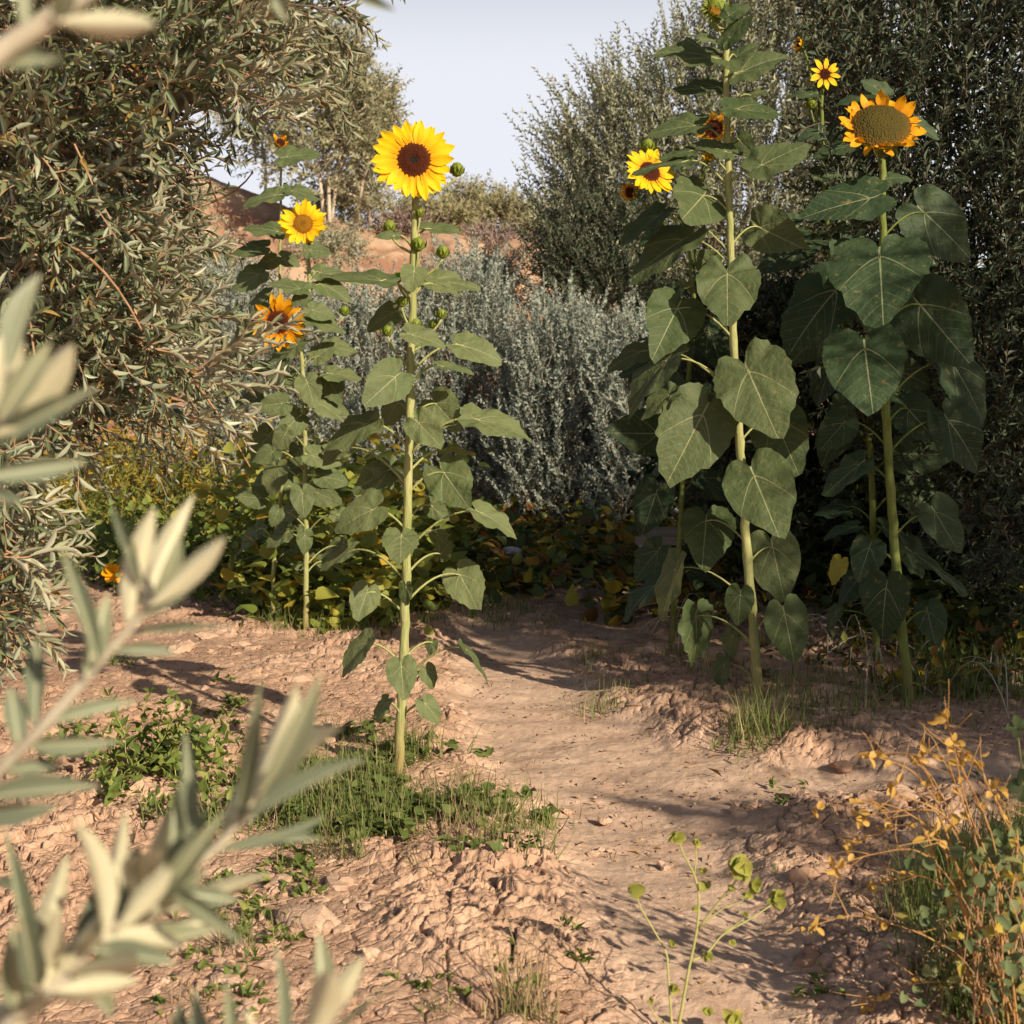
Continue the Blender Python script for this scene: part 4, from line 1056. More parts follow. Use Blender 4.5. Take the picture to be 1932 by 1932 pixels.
def blades(mb, p, n, h, spread, rng, w=.005, lean=.5, rnd=(0, 1)):
    az = rng.random(n) * 6.28
    tl = np.abs(rng.normal(0, lean, n))
    d = np.stack([np.cos(az) * np.sin(tl), np.sin(az) * np.sin(tl), np.cos(tl)], -1)
    q = p + np.stack([rng.normal(0, spread, n), rng.normal(0, spread, n), np.full(n, -.01)], -1)
    nm = np.stack([np.cos(az), np.sin(az), np.full(n, .5)], -1) + rng.normal(0, .3, (n, 3))
    scatter(mb, T_GRASS, q, d, nm, h * rng.uniform(.45, 1.15, n), w, rng.uniform(*rnd, n))

# grass round the foot of the front sunflower and along the right side
rng = np.random.default_rng(210)
mb = MB()
for p in ground_patch([(440, 1530), (560, 1430), (700, 1400), (800, 1440), (860, 1500), (980, 1560), (960, 1590), (820, 1590), (700, 1560), (520, 1560)], 620, rng):
    p = p + np.array([rng.normal(0, .10), rng.normal(0, .16), 0]); p[2] = gz(p[0], p[1])
    cl = float(fbm(np.array([p[0] * 4.5 + 3]), np.array([p[1] * 4.5]), 2)[0])
    if cl < .42: continue
    blades(mb, p, int(16 * (cl + .2)), rng.uniform(.03, .16) * (cl + .5), .035, rng, .004, 1.0, (0, 1))
    if rng.random() < .6: leafy(mb, p, .05, 6, T_HEART, .045, .034, rng, .5, 0, lambda n: rng.random(n) * .6)
kind(mb.build("grass", M['grass'], None), "stuff", "patch of green grass around the foot of the front sunflower", "grass")
rng = np.random.default_rng(211)
mb = MB()
for poly, n, h, rr in [([(1100, 1300), (1180, 1260), (1330, 1290), (1420, 1330), (1500, 1400), (1700, 1390), (1960, 1370), (1960, 1300), (1700, 1280), (1450, 1290), (1300, 1240), (1150, 1230)], 260, .14, (0, 1)),
                    ([(1380, 1410), (1480, 1420), (1640, 1410), (1740, 1390), (1560, 1370), (1400, 1370)], 120, .10, (0, .7)),
                    ([(870, 1165), (960, 1195), (1080, 1180), (1060, 1150), (930, 1145)], 110, .12, (0, .8)),
                    ([(440, 1190), (560, 1205), (740, 1205), (860, 1170), (700, 1180), (500, 1170)], 150, .16, (0, .9)),
                    ([(1700, 1330), (1960, 1330), (1960, 1180), (1780, 1200)], 160, .28, (0, .6))]:
    for p in ground_patch(poly, n, rng):
        cl = float(fbm(np.array([p[0] * 3.5 + 13]), np.array([p[1] * 3.5]), 2)[0])
        if cl > .45: blades(mb, p, 9, h * rng.uniform(.3, 1.0), .05, rng, .0055, 1.0, rr)
kind(mb.build("grass", M['grass'], None), "stuff", "thin scattered grass along the path and under the right sunflowers", "grass")
rng = np.random.default_rng(212)
mb = MB()
for poly, n in [([(120, 1260), (420, 1250), (480, 1420), (400, 1560), (160, 1520)], 160), ([(400, 1620), (1000, 1640), (1150, 1932), (300, 1932)], 130), ([(1450, 1480), (1900, 1480), (1960, 1900), (1560, 1880)], 60)]:
    for p in ground_patch(poly, n, rng):
        if fbm(np.array([p[0] * 3 + 31]), np.array([p[1] * 3]), 2)[0] < .47: continue
        for q in range(3): leafy(mb, p + [rng.normal(0, .03), rng.normal(0, .03), 0], .02, 4, T_HEART if q else T_LITE, rng.uniform(.018, .035), .014, rng, .8, 0, lambda n_: rng.random(n_))
kind(mb.build("ground_cover", M['weed'], None), "stuff", "tiny green seedlings sprouting from cracks in the soil", "ground cover")

# weed plants on the left, each one its own
for k, (u, v, h, n, lab) in enumerate([(215, 1505, .17, 34, "leafy green weed nearest to the left edge of its clump"), (265, 1480, .30, 46, "tallest leafy green weed of the clump on the left soil"), (330, 1475, .24, 40, "leafy weed right of the tallest weed on the left soil"),
                                   (395, 1455, .22, 34, "fine pale weed at the right end of the left weed clump"), (150, 1440, .16, 28, "low weed behind the blurred branch at left"), (300, 1535, .10, 30, "low spreading weed at the front of the left clump"), (420, 1540, .10, 30, "low weed half way from the left clump to the front sunflower"), (385, 1500, .16, 26, "small weed between the left clump and the grass")]):
    rng = np.random.default_rng(220 + k)
    p = ground_pt(u, v)
    t = empty("weed_plant", p, lab, "weed", "weeds on the left soil")
    ms, ml = MB(), MB()
    for j in range(n // 3):
        d = np.array([rng.normal(0, .5), rng.normal(0, .5), 1])
        grow(ms, ml, p + rng.normal(0, .03, 3) * [1, 1, 0], d, h * rng.uniform(.6, 1.1), rng, .3, T_HEART if k % 2 == 0 else T_LITE, .055, .028, .03, .002, 5, .4, 4, True, .9, 0)
    ms.build("stem", M['lime_stem'], t, offset=p); ml.build("foliage", M['weed'], t, offset=p)

rng = np.random.default_rng(206)
mb, ms = MB(), MB()
for p in ground_patch([(1240, 1180), (1420, 1290), (1700, 1330), (1960, 1320), (1960, 1200), (1500, 1130), (1260, 1110)], 330, rng):
    if fbm(np.array([p[0] * 3 + 91]), np.array([p[1] * 3]), 2)[0] < .46: continue
    leafy(mb, p, rng.uniform(.02, .22), 6, T_LITE if rng.random() < .5 else T_HEART, .06, .03, rng, .9)
    if rng.random() < .5:
        q = p + np.array([rng.normal(0, .2), rng.normal(0, .2), 0])
        ms.tube(bez(p, (p + q) / 2 + [0, 0, rng.uniform(.08, .4)], q, 8), .0025, 4, cap=False)
o = kind(mb.build("undergrowth", M['creeper'], None), "stuff", "ragged low weeds and dry stems at the feet of the right sunflowers", "undergrowth")
ms.build("vines", M['pale_twig'], o)
# grass tufts
for k, (u, v, h, n, sp_, mat, lab) in enumerate([(976, 1925, .20, 60, .03, 'dry', "wispy straw tuft in the bottom middle of the soil"), (985, 1932, .09, 60, .03, 'grass', "short green tuft at the foot of the straw wisps"), (668, 1628, .11, 60, .02, 'grass', "small grass tuft on open soil in front of the front sunflower"),
                                              (985, 1578, .10, 70, .04, 'grass', "grass tuft on the path edge right of the front sunflower"), (880, 1585, .13, 80, .05, 'dry', "dry fine tuft in front of the green grass patch"), (1130, 1325, .12, 70, .05, 'grass', "spiky tuft on the far path edge"),
                                              (1120, 1245, .10, 60, .025, 'grass', "small tuft farther along the far path edge"), (1430, 1395, .19, 200, .05, 'grass', "bluish green tuft at the foot of the tallest sunflower"), (1195, 1305, .10, 40, .05, 'grass', "tuft right of the spiky one, near the shaded soil"),
                                              (1465, 1652, .05, 30, .02, 'grass', "tiny tuft on the shaded soil near the pale wild stalk"), (455, 1810, .12, 40, .03, 'grass', "tuft behind the blurred leaves in the lower left"), (820, 1925, .06, 30, .02, 'grass', "low tuft at the bottom edge left of the straw wisps"), (370, 1895, .06, 30, .02, 'dry', "straw tuft low among the blurred leaves")]):
    rng = np.random.default_rng(240 + k)
    p = ground_pt(u, v)
    m2 = MB()
    blades(m2, p, n, h, sp_, rng, .0035, .45)
    tag(m2.build("grass_tuft", M[mat], None), lab, "grass tuft", "grass tufts")

# leaf litter, crumbs, stones
rng = np.random.default_rng(260)
mb = MB()
for poly, n in [([(850, 1180), (1100, 1250), (1400, 1400), (1900, 1450), (1960, 1932), (900, 1932), (860, 1400)], 900), ([(150, 1250), (850, 1200), (860, 1500), (1000, 1932), (200, 1932)], 900), ([(1100, 1200), (1960, 1320), (1960, 1420), (1300, 1380)], 700)]:
    q = ground_patch(poly, n, rng); a = rng.random(n) * 6.28
    scatter(mb, T_LITE, q + [0, 0, .006] + rng.random((n, 1)) * [0, 0, .012], np.stack([np.cos(a), np.sin(a), rng.normal(0, .25, n)], -1), np.stack([rng.normal(0, .4, n), rng.normal(0, .4, n), np.ones(n)], -1), rng.lognormal(-4.35, .45, n), rng.uniform(.003, .009, n), rng.random(n))
for poly, n in [([(850, 1180), (1100, 1250), (1400, 1400), (1960, 1450), (1960, 1932), (100, 1932), (100, 1250)], 420)]:
    q = ground_patch(poly, n, rng); a = rng.random(n) * 6.28
    d = np.stack([np.cos(a), np.sin(a), rng.normal(.05, .1, n)], -1)
    scatter(mb, T_GRASS, q + [0, 0, .012], d, np.tile([0, 0, 1.], (n, 1)), rng.uniform(.03, .10, n), .0028, .55 + .45 * rng.random(n))
kind(mb.build("leaf_litter", M['litter'], None), "stuff", "small dead leaves and dark bits scattered over the soil", "leaf litter")

_ico = None
def lump(mb, p, r, rng, flat=.65, mi=0, sub=2):
    global _ico
    import bmesh
    if _ico is None: _ico = {}
    if sub not in _ico:
        bm = bmesh.new(); bmesh.ops.create_icosphere(bm, subdivisions=sub, radius=1)
        _ico[sub] = (np.array([v.co[:] for v in bm.verts]), [[v.index for v in f.verts] for f in bm.faces]); bm.free()
    v, f = _ico[sub]
    s = rng.uniform(.7, 1.3, 3) * [1, 1, flat]
    o = rng.random(3) * 20
    d = 1 + .75 * (fbm(v[:, 0] * 1.3 + o[0] + v[:, 2], v[:, 1] * 1.3 + o[1] - v[:, 2] * .7, 3) - .5) * 2
    a = rng.random() * 6.28
    V = v * d[:, None] * s * r
    V = np.stack([V[:, 0] * math.cos(a) - V[:, 1] * math.sin(a), V[:, 0] * math.sin(a) + V[:, 1] * math.cos(a), V[:, 2]], -1)
    mb.add(V + p, f, mi)
rng = np.random.default_rng(261)
mb = MB()
for poly, n, r in [([(380, 1620), (980, 1620), (1060, 1760), (1150, 1960), (250, 1960)], 650, .011), ([(1380, 1500), (1900, 1470), (1960, 1740), (1620, 1900), (1480, 1700)], 700, .013), ([(250, 1190), (850, 1220), (850, 1400), (450, 1400), (200, 1300)], 350, .013),
                 ([(1100, 1230), (1400, 1340), (1700, 1420), (1960, 1420), (1960, 1320), (1300, 1230)], 400, .014), ([(880, 1420), (1500, 1500), (1500, 1900), (1200, 1900)], 250, .006)]:
    for p in ground_patch(poly, n, rng):
        rr = r * rng.lognormal(-.55, .75)
        lump(mb, p + [0, 0, rr * .2 + .003], rr, rng, .5, 0, 1 if rr < .012 else 2)
kind(mb.build("soil_clods", M['soil'], None, smooth=False), "stuff", "crumbled clods of dry soil", "soil clods")
for k, (u, v, r, lab) in enumerate([(1608, 1805, .030, "rounded brown stone, upper one of the pair beside the orange shrub"), (1606, 1828, .032, "rounded brown stone, lower one of the pair beside the orange shrub"), (1532, 1806, .036, "flat brown stone left of the pair of rounded stones"),
                               (1546, 1652, .026, "round brown stone on the shaded soil beyond the pale wild stalk"), (1510, 1664, .034, "wide brown stone touching a round one on shaded soil"), (1690, 1790, .024, "upright stone under the orange shrub"),
                               (1590, 1445, .030, "brown stone on the shaded path near the grass edge"), (925, 1655, .034, "pale lump of dry soil in front of the grass, lower middle"), (795, 1725, .028, "round lump of soil in the lower middle of the rough ground"), (905, 1910, .03, "upright lump of soil at the bottom near the straw wisps"),
                               (1010, 1860, .03, "long lump of soil right of the straw wisps"), (1270, 1330, .05, "shaded clod on the far side of the path")]):
    rng = np.random.default_rng(280 + k)
    p = ground_pt(u, v); m2 = MB(); lump(m2, p + [0, 0, r * .35], r, rng, .75, 0, 3)
    tag(m2.build("stone", M['stone'], None), lab, "stone", "stones and clods")
for k, (u, v, r, lab) in enumerate([(966, 1040, .045, "white stone lying among yellow creeper leaves"), (1222, 1034, .05, "white stone beside the left end of the weathered board")]):
    rng = np.random.default_rng(300 + k)
    p = P(u, v, 8.6); m2 = MB(); lump(m2, p, r, rng, .7, 0, 3)
    p2 = p.copy()
    tag(m2.build("white_stone", M['white'], None), lab, "stone", "white stones")

# weathered boards on a low block, seen between the right sunflowers
def box(mb, c, s, rng, mi=0):
    v = np.array([[x, y, z] for x in (-1, 1) for y in (-1, 1) for z in (-1, 1)], float) * np.array(s) / 2
    v += rng.normal(0, .004, v.shape)
    mb.add(v + c, [[0, 1, 3, 2], [4, 6, 7, 5], [0, 4, 5, 1], [2, 3, 7, 6], [0, 2, 6, 4], [1, 5, 7, 3]], mi)
rng = np.random.default_rng(310)
c = P(1440, 1020, 7.9)
t = empty("wooden_board", (c[0], c[1], 0), "weathered boards raised on low blocks behind the right sunflowers", "board")
for k, (dy, dz, ln) in enumerate([(0, 0, 1.52), (.13, .03, 1.44)]):
    m2 = MB(); box(m2, c + [0.01 * k, dy, dz], (ln, .12, .05), rng); m2.build("plank", M['board'], t, smooth=False, offset=(c[0], c[1], 0))
for dx in (-.6, .58):
    m2 = MB(); h = c[2] - .026; box(m2, np.array([c[0] + dx, c[1] + .05, h / 2 - .01]), (.22, .2, h), rng); m2.build("support_block", M['stone'], t, smooth=False, offset=(c[0], c[1], 0))

# squash blossom in the weeds
p = P(215, 1080, 8.1)
t = empty("squash_plant", (p[0], p[1], gz(p[0], p[1])), "single open yellow blossom in the weeds at left", "flower")
b0 = np.array(t.location)
m2 = MB(); m2.tube(bez(b0, b0 + [0, 0, .1], p), .005, 6); m2.build("stem", M['lime_stem'], t, offset=b0)
m2 = MB(); a = np.arange(6) * 1.047
scatter(m2, T_ROUND, np.tile(p, (6, 1)), np.stack([np.cos(a), np.full(6, -.5), np.sin(a) * .8], -1), np.tile([0, -1., .5], (6, 1)), .075, .06, np.linspace(0, 1, 6))
m2.build("petals", M['petal'], t, offset=b0)

# dry stems lying about
for k, (pts, r, mat, lab) in enumerate([
        ([(1150, 1105), (1165, 1115), (1200, 1125), (1212, 1150), (1205, 1170), (1195, 1185)], .008, 'pale_twig', "pale hooked stalk standing out of the creepers"),
        ([(1240, 1330), (1280, 1338), (1310, 1365), (1345, 1372), (1400, 1395)], .004, 'pale_twig', "long pale dry stem on the far path edge"),
        ([(1080, 1255), (1120, 1275), (1160, 1292)], .004, 'twig', "short brown stick on the shaded path"),
        ([(1480, 1340), (1540, 1360), (1600, 1350), (1640, 1400)], .004, 'pale_twig', "dry stem between the feet of the right sunflowers"),
        ([(1230, 1335), (1180, 1332), (1300, 1345)], .003, 'twig', "thin dry stem left of the tallest sunflower foot"),
        ([(950, 1655), (985, 1650), (1005, 1680), (1000, 1700)], .006, 'pale_twig', "bleached twig with a bend on the soil, middle front"),
        ([(130, 1510), (170, 1535), (200, 1560), (180, 1600)], .004, 'twig', "dry stick on the soil behind the lower left leaves"),
        ([(1690, 1620), (1640, 1730), (1520, 1745), (1430, 1770)], .003, 'twig', "reddish runner lying on the shaded soil")]):
    rng = np.random.default_rng(320 + k)
    w = []
    for i, (u, v) in enumerate(pts):
        q = ground_pt(u, v); q[2] += .012 + .02 * (i % 2) ; w.append(q)
    if k == 0: w = [P(u, v, 7.6) for u, v in pts]
    sp = smooth_path(w, 6); m2 = MB(); m2.tube(sp, np.linspace(r, r * .5, len(sp)), 6)
    tag(m2.build("dry_twig", M[mat], None), lab, "dry twig", "dry twigs on the ground")

# pale wild stalk in front
def zz(x, y): return 1132 + x * .4141, 1320.7 + y * .4141
def wild_stalk():
    rng = np.random.default_rng(340)
    D = 2.55
    b = ground_pt(1278, 1942); D = b[1]
    t = empty("wildflower", b, "thin lime green wild stalk with ruffled leaf tips, lower middle", "wild plant")
    ms = MB()
    def st(pts, r0, r1, dD=0):
        w = smooth_path([P(*zz(x, y), D + dD * i / len(pts)) for i, (x, y) in enumerate(pts)], 5); ms.tube(w, np.linspace(r0 * .8, r1 * .8, len(w)), 6)
    st([(345, 1530), (365, 1450), (400, 1250), (440, 1050), (450, 900), (430, 800), (380, 700), (358, 640)], .0042, .0018)
    st([(450, 1040), (540, 920), (600, 850), (625, 815)], .003, .0018, -.05); st([(420, 1190), (490, 1150), (560, 1070), (680, 1000), (780, 935)], .003, .0016, .06); st([(430, 800), (437, 730), (436, 660)], .002, .0014)
    st([(330, 1530), (310, 1240), (300, 1150), (240, 1040), (185, 945), (168, 890)], .003, .0014, .04); st([(460, 1030), (560, 950), (640, 920), (665, 890)], .002, .0012); st([(340, 1530), (240, 1420), (215, 1330)], .002, .001)
    st([(560, 1060), (640, 1010), (660, 980)], .002, .001)
    ms.build("stem", M['lime_stem'], t, offset=b)
    for (x, y, r, dD, n) in [(352, 622, 46, 0, 4), (438, 650, 28, 0, 2), (650, 770, 72, -.05, 8), (710, 850, 44, -.05, 4), (810, 912, 56, .06, 5), (165, 868, 50, .04, 4), (480, 845, 36, 0, 2), (470, 782, 24, 0, 2), (430, 950, 20, 0, 2), (660, 975, 24, 0, 2), (670, 890, 30, 0, 2), (330, 1110, 28, 0, 2),
                         (490, 1170, 30, 0, 3), (340, 1320, 34, 0, 3), (490, 1420, 34, 0, 2), (610, 1450, 56, 0, 4), (600, 1105, 20, 0, 2), (600, 860, 26, -.03, 2), (230, 1370, 26, .02, 2)]:
        m2 = MB(); c = P(*zz(x, y), D + dD); s = 1.3 * r * .4141 * D / FPX
        n = 2 * n + 2; s *= .72; a = rng.random(n) * 6.28
        d = np.stack([np.cos(a), rng.normal(0, .5, n) - .2, np.sin(a) * .7 + .25], -1)
        scatter(m2, T_ROUND, c - nrm(d) * s * .45 + rng.normal(0, s * .15, (n, 3)), d, np.tile([.1, -1., .5], (n, 1)) + rng.normal(0, .4, (n, 3)), s * rng.uniform(1.0, 1.5, n), s * rng.uniform(.9, 1.3, n), rng.random(n) * .8)
        m2.build("leaf", M['lime'], t, offset=b)
wild_stalk()
def orange_shrub():
    rng = np.random.default_rng(350)
    b = ground_pt(1880, 1965); D = b[1]
    t = empty("orange_stem_shrub", b, "sprawling shrub with orange stems and yellow leaf tips at the lower right corner", "shrub")
    S = [[(1880, 1560), (1865, 1150), (1790, 920), (1670, 690), (1540, 400), (1470, 300), (1442, 275)], [(1760, 1520), (1720, 1200), (1660, 950), (1580, 800), (1450, 690), (1300, 690), (1110, 742), (1075, 765)],
         [(1760, 1520), (1690, 1100), (1600, 800), (1540, 620), (1350, 490), (1180, 470), (990, 485)], [(1740, 1500), (1660, 900), (1560, 560), (1480, 500), (1250, 520), (1180, 545)], [(1760, 1480), (1690, 1260), (1600, 1150), (1450, 1060), (1250, 1000), (1130, 985), (960, 1030)],
         [(1800, 1480), (1760, 1330), (1600, 1290), (1450, 1290), (1300, 1340), (1220, 1400)], [(1860, 1500), (1820, 900), (1760, 700), (1700, 560), (1650, 400), (1620, 250), (1600, 160), (1568, 85)], [(1930, 1500), (1900, 700), (1850, 540), (1780, 420), (1740, 320), (1690, 250)],
         [(1900, 1500), (1830, 900), (1780, 600), (1660, 330), (1620, 200)], [(1800, 1500), (1700, 800), (1640, 650), (1450, 350), (1280, 265), (1240, 250)], [(1760, 1480), (1660, 960), (1560, 850), (1450, 800), (1330, 820), (1230, 850)], [(1700, 1200), (1500, 640), (1400, 570), (1280, 600), (1150, 660)],
         [(1820, 1500), (1740, 1000), (1690, 700), (1560, 520), (1400, 440), (1330, 395)], [(1880, 1500), (1800, 1000), (1700, 600), (1580, 300), (1500, 240)], [(1840, 1500), (1760, 1100), (1600, 700), (1500, 620)], [(1960, 1500), (1960, 900), (1900, 650), (1830, 520), (1800, 400)]]
    tips = []
    for pts in S:
        m2 = MB(); dd = rng.uniform(-.12, .22)
        w = [P(*zz(x, y), D + dd * (i / len(pts))) for i, (x, y) in enumerate(pts)]; w[0] = b + rng.normal(0, .03, 3) * [1, 1, 0]
        sp = smooth_path(w, 6); m2.tube(sp, np.linspace(.0022, .0009, len(sp)), 5)
        for j in range(5):
            i = rng.integers(len(sp) // 2, len(sp) - 1); e = sp[i] + nrm(sp[i] - sp[i - 3] + rng.normal(0, .03, 3)) * rng.uniform(.03, .10) + [0, 0, .01]
            m2.tube(bez(sp[i], (sp[i] + e) / 2 + rng.normal(0, .008, 3), e, 6), np.linspace(.0012, .0007, 6), 4)
        m2.build("stem", M['orange_stem'], t, offset=b); tips.append(sp)
    ml = MB()
    for sp in tips:
        n = 5; d = rng.normal(0, 1, (n, 3)) + [0, -.3, -.1]
        scatter(ml, T_ROUND, sp[-1] + rng.normal(0, .006, (n, 3)), d, rng.normal(0, 1, (n, 3)) + [0, -1, .6], rng.uniform(.014, .024, n), rng.uniform(.009, .015, n), rng.random(n))
        n = 5; i = rng.integers(len(sp) // 2, len(sp), n)
        scatter(ml, T_ROUND, sp[i], rng.normal(0, 1, (n, 3)), rng.normal(0, 1, (n, 3)) + [0, -1, .6], rng.uniform(.012, .022, n), rng.uniform(.010, .016, n), rng.random(n))
    ml.build("tip_leaves", M['amber_leaf'], t, offset=b)
    mr, mt2 = MB(), MB()
    for k in range(120):
        e = P(*zz(1420 + 600 * rng.random() ** .45, 620 + 800 * rng.random() ** .8), D + rng.uniform(-.15, .3))
        a = b + (e - b) * .45 + rng.normal(0, .05, 3)
        mt2.tube(bez(a, (a + e) / 2 + [0, 0, .05], e, 6), np.linspace(.0016, .0008, 6), 3, cap=False)
        n = 4
        scatter(mr, T_ROUND, e + rng.normal(0, .02, (n, 3)), rng.normal(0, 1, (n, 3)), rng.normal(0, .8, (n, 3)) + [0, -.8, .8], rng.uniform(.016, .034, n), rng.uniform(.013, .026, n), rng.random(n))
    mt2.build("twigs", M['twig'], t, offset=b); mr.build("foliage", M['round_leaf'], t, offset=b)
orange_shrub()
rng = np.random.default_rng(351)
mb = MB()
for p in ground_patch([(1680, 1700), (1960, 1560), (2000, 1960), (1780, 1960)], 190, rng): blades(mb, p, 16, rng.uniform(.08, .24), .03, rng, .004, .7, (0, .7))
kind(mb.build("grass", M['grass'], None), "stuff", "dark grass under the orange stemmed shrub", "grass")
# tall stalk with two round leaves at the right edge
b = ground_pt(1932, 1660)
t = empty("mallow_stalk", b, "upright stalk with round leaves cut by the right picture edge", "wild plant")
m2 = MB(); m2.tube(bez(b, P(1936, 1480, b[1]), P(1918, 1372, b[1]), 9), np.linspace(.004, .002, 9), 6); m2.build("stem", M['lime_stem'], t, offset=b)
for (u, v, r) in [(1918, 1370, 18), (1930, 1480, 26), (1935, 1600, 24)]:
    m2 = MB(); c = P(u, v, b[1]); s = r / FPX * b[1]; a = np.array([0.3, 1.8, 3.3, 4.6])
    scatter(m2, T_ROUND, np.tile(c, (4, 1)), np.stack([np.cos(a), np.full(4, -.3), np.sin(a)], -1), np.tile([0, -1., .6], (4, 1)), s * 1.3, s * 1.1, np.linspace(0, .7, 4)); m2.build("leaf", M['round_leaf'], t, offset=b)

# ------------------------------------------------------------------ olive branches close to the lens
def olive_branch(label, stem, r0, r1, leaves, D, seed, extra_stems=()):
    rng = np.random.default_rng(seed)
    w = [P(u, v, D + dd) for u, v, dd in stem]
    base = w[0]
    t = empty("olive_branch", base, label, "olive branch", "olive branches close to the viewer")
    sp = smooth_path(w, 6)
    m2 = MB(); m2.tube(sp, np.linspace(r0, r1, len(sp)), 10)
    for es in extra_stems:
        s2 = smooth_path([P(u, v, D + dd) for u, v, dd in es], 5); m2.tube(s2, np.linspace(r1 * 1.3, r1 * .7, len(s2)), 8)
    m2.build("stem", M['pale_twig'], t, offset=base)
    for (ub, vb, ut, vt, wpx, k) in leaves:
        dz = rng.uniform(-.06, .06)
        Pb = P(ub, vb, D + dz); Pt = P(ut, vt, D + dz + rng.uniform(-.03, .03))
        i = np.argmin(np.linalg.norm(sp - Pb, axis=1))
        if np.linalg.norm(sp[i] - Pb) < .05: Pb = Pb * .3 + sp[i] * .7
        Y = Pt - Pb; L = np.linalg.norm(Y); Y /= L
        cv = nrm(CAM - Pb); N = nrm(cv - Y * (cv @ Y)); phi = rng.normal(0, .3)
        N = N * math.cos(phi) + np.cross(Y, N) * math.sin(phi)
        W = wpx / FPX * D * 1.25
        lm = MB()
        if k == 'p': N = -N
        scatter(lm, T_FINE, Pb, Y, N, L, W, .2 + .8 * rng.random() if k != 'd' else .0)
        lm.uv[0] = T_FINE[0][:, [1, 0]]
        a = sp[i] if np.linalg.norm(sp[i] - Pb) < .05 else Pb - Y * .004
        lm.tube([a, Pb, Pb + Y * L * .06], [.0012, .0011, .0006], 5, 1)
        lm.build("leaf", [M['branch_top'], M['pale_twig']], t, offset=base)
olive_branch("blurred olive branch rising from the left edge, fan of pale leaves at its tip",
             [(-60, 1510, .02), (80, 1372, 0), (180, 1258, 0), (262, 1168, 0), (290, 1130, 0)], .0042, .0016,
             [(252, 1168, 285, 955, 44, 'p'), (288, 1132, 356, 940, 38, 'p'), (290, 1130, 345, 1012, 30, 'g'), (268, 1165, 433, 1012, 36, 'p'), (262, 1160, 400, 1062, 26, 'g'), (228, 1070, 208, 945, 18, 'd'), (157, 1270, 122, 1035, 28, 'd'), (150, 1290, 206, 1122, 36, 'g'), (205, 1238, 338, 1228, 20, 'd'),
              (240, 1195, 420, 1178, 15, 'd'), (92, 1362, 256, 1318, 26, 'g'), (86, 1360, 68, 1195, 32, 'd'), (80, 1380, 215, 1402, 32, 'g'), (40, 1410, 20, 1290, 38, 'd'), (-10, 1545, 172, 1477, 40, 'g'), (-10, 1575, 95, 1528, 40, 'd'), (20, 1430, 120, 1440, 24, 'd')], .76, 401)
olive_branch("blurred olive sprig at the left edge, half way up, pale broad leaves",
             [(-90, 960, .0), (-40, 880, 0), (0, 790, 0), (20, 700, 0)], .003, .0015,
             [(18, 705, 62, 512, 52, 'g'), (10, 720, 30, 580, 34, 'p'), (-8, 835, 152, 648, 56, 'p'), (-5, 800, 90, 650, 40, 'g'), (-10, 830, 168, 735, 36, 'd'), (-40, 885, 168, 872, 36, 'd'), (-30, 800, -5, 640, 40, 'p'), (-50, 900, 40, 950, 26, 'd')], .70, 402)
olive_branch("blurred thick olive twig crossing the upper left corner",
             [(-60, 150, 0), (20, 85, 0), (90, 40, 0), (200, -40, 0)], .0054, .0046,
             [(105, 70, 302, 48, 40, 'p'), (-10, 128, 120, 104, 32, 'd'), (62, 52, 48, -40, 24, 'g'), (95, 40, 140, -30, 30, 'g')], .62, 403)
olive_branch("blurred olive leaf tips hanging in from the top edge", [(420, -120, 0), (520, -70, 0), (640, -40, 0)], .003, .0018,
             [(630, -30, 737, 18, 20, 'g'), (480, -50, 538, 36, 28, 'g'), (520, -70, 500, 10, 20, 'p')], .85, 404)
_r = np.random.default_rng(77)
LOWER = []
for k_ in range(26):
    x_ = _r.uniform(-20, 300); y_ = 1945 - x_ * .82 + _r.normal(0, 25); a_ = _r.uniform(.1, 1.8); l_ = _r.uniform(150, 250)
    LOWER.append((x_, y_, x_ + l_ * math.cos(a_), y_ - l_ * math.sin(a_), _r.uniform(26, 46), 'ppgp'[k_ % 4]))
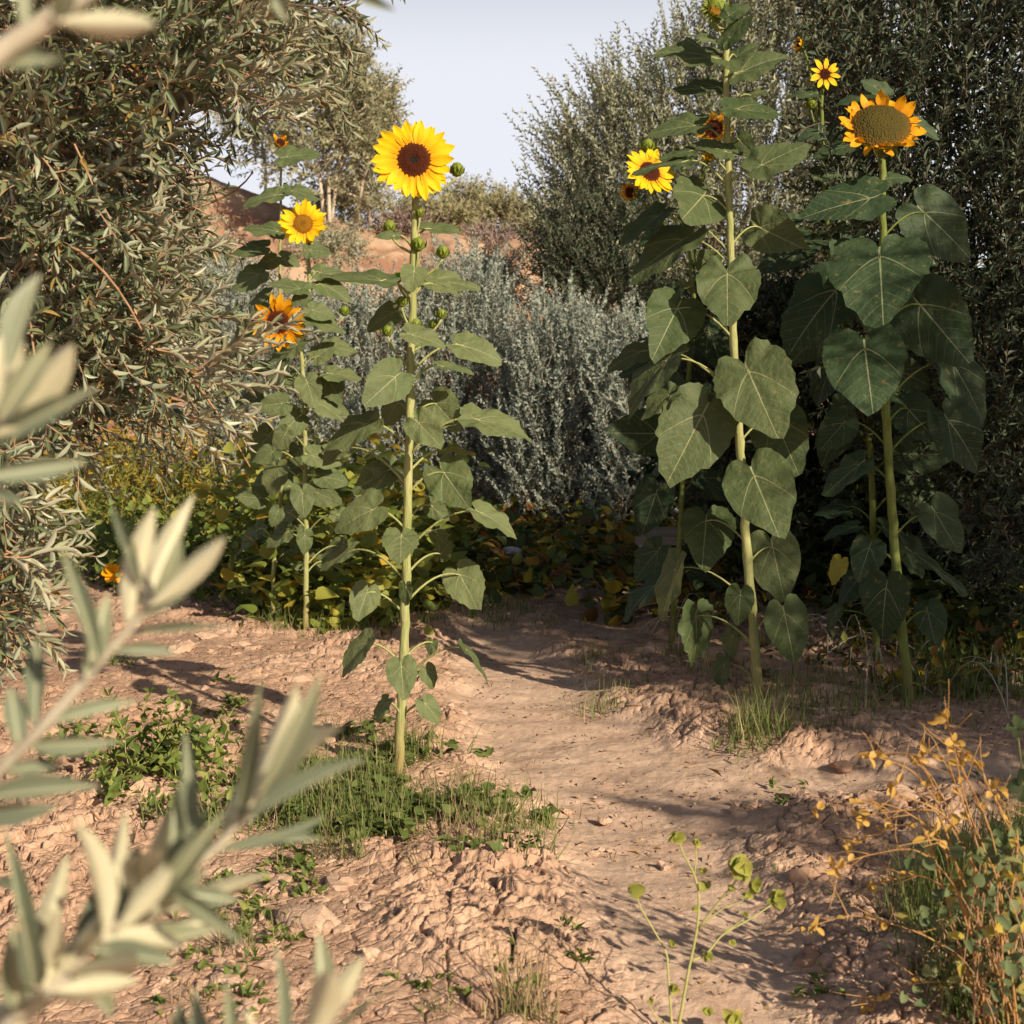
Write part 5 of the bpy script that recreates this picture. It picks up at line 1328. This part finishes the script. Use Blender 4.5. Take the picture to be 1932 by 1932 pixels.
olive_branch("blurred leafy olive branch sweeping up from the lower left corner",
             [(-60, 2000, .02), (60, 1890, 0), (135, 1830, 0), (200, 1750, 0), (300, 1690, 0), (380, 1625, 0), (430, 1575, 0), (475, 1525, 0)], .0042, .0016,
             [(440, 1568, 500, 1388, 38, 'p'), (472, 1530, 570, 1290, 50, 'p'), (490, 1500, 606, 1292, 42, 'g'), (460, 1545, 578, 1362, 44, 'p'), (475, 1535, 649, 1338, 32, 'p'), (468, 1548, 674, 1423, 28, 'd'), (440, 1575, 627, 1543, 22, 'd'), (415, 1605, 612, 1574, 22, 'd'),
              (372, 1625, 350, 1378, 26, 'g'), (318, 1668, 336, 1488, 26, 'd'), (335, 1655, 387, 1528, 30, 'g'), (440, 1560, 492, 1298, 28, 'g'), (232, 1725, 241, 1598, 24, 'p'), (215, 1745, 263, 1688, 28, 'g'), (222, 1745, 277, 1698, 22, 'p'), (385, 1630, 432, 1580, 20, 'p'), (300, 1690, 452, 1698, 30, 'd'),
              (300, 1700, 446, 1768, 28, 'g'), (165, 1800, 196, 1648, 26, 'd'), (12, 1930, 131, 1698, 54, 'p'), (5, 1850, 46, 1742, 40, 'd'), (45, 1900, 24, 1578, 30, 'd'), (145, 1835, 186, 1745, 30, 'p'), (100, 1870, 260, 1848, 30, 'p'), (160, 1830, 327, 1812, 38, 'd'), (200, 1800, 330, 1790, 26, 'g'), (150, 1830, 230, 1920, 36, 'g'),
              (235, 1760, 310, 1650, 26, 'd'), (-10, 1660, 58, 1686, 20, 'd'), (60, 1885, 90, 1780, 30, 'g')] + LOWER, .74, 405)
olive_branch("blurred olive shoot tips poking up at the bottom edge", [(380, 2080, 0), (520, 2010, 0), (600, 1960, 0), (622, 1930, 0)], .003, .0014,
             [(575, 1975, 636, 1815, 52, 'p'), (610, 1940, 606, 1758, 38, 'g'), (622, 1935, 684, 1798, 38, 'p'), (540, 1995, 531, 1788, 24, 'g'), (615, 1940, 732, 1863, 10, 'd'), (430, 2050, 433, 1858, 26, 'g'), (400, 2050, 368, 1868, 34, 'd'), (350, 2040, 330, 1880, 34, 'd'), (480, 2030, 470, 1900, 30, 'p')], .74, 406)
# bare twigs against the sky at the top
rng = np.random.default_rng(410)
m2 = MB()
for pts in [[(470, -30), (540, 5), (590, 12), (640, 14), (700, -20)], [(590, 12), (615, 22), (635, 30)], [(640, 14), (660, 28), (675, 40)], [(540, 5), (560, 20), (580, 28)], [(655, 20), (690, 30)], [(680, -10), (670, 18)]]:
    sp = smooth_path([P(u, v, 3.6) for u, v in pts], 5); m2.tube(sp, np.linspace(.0035, .0015, len(sp)), 5)
tag(m2.build("bare_twig", M['twig_dark'], None), "bare dark twig against the sky at the top of the left olive", "twig")
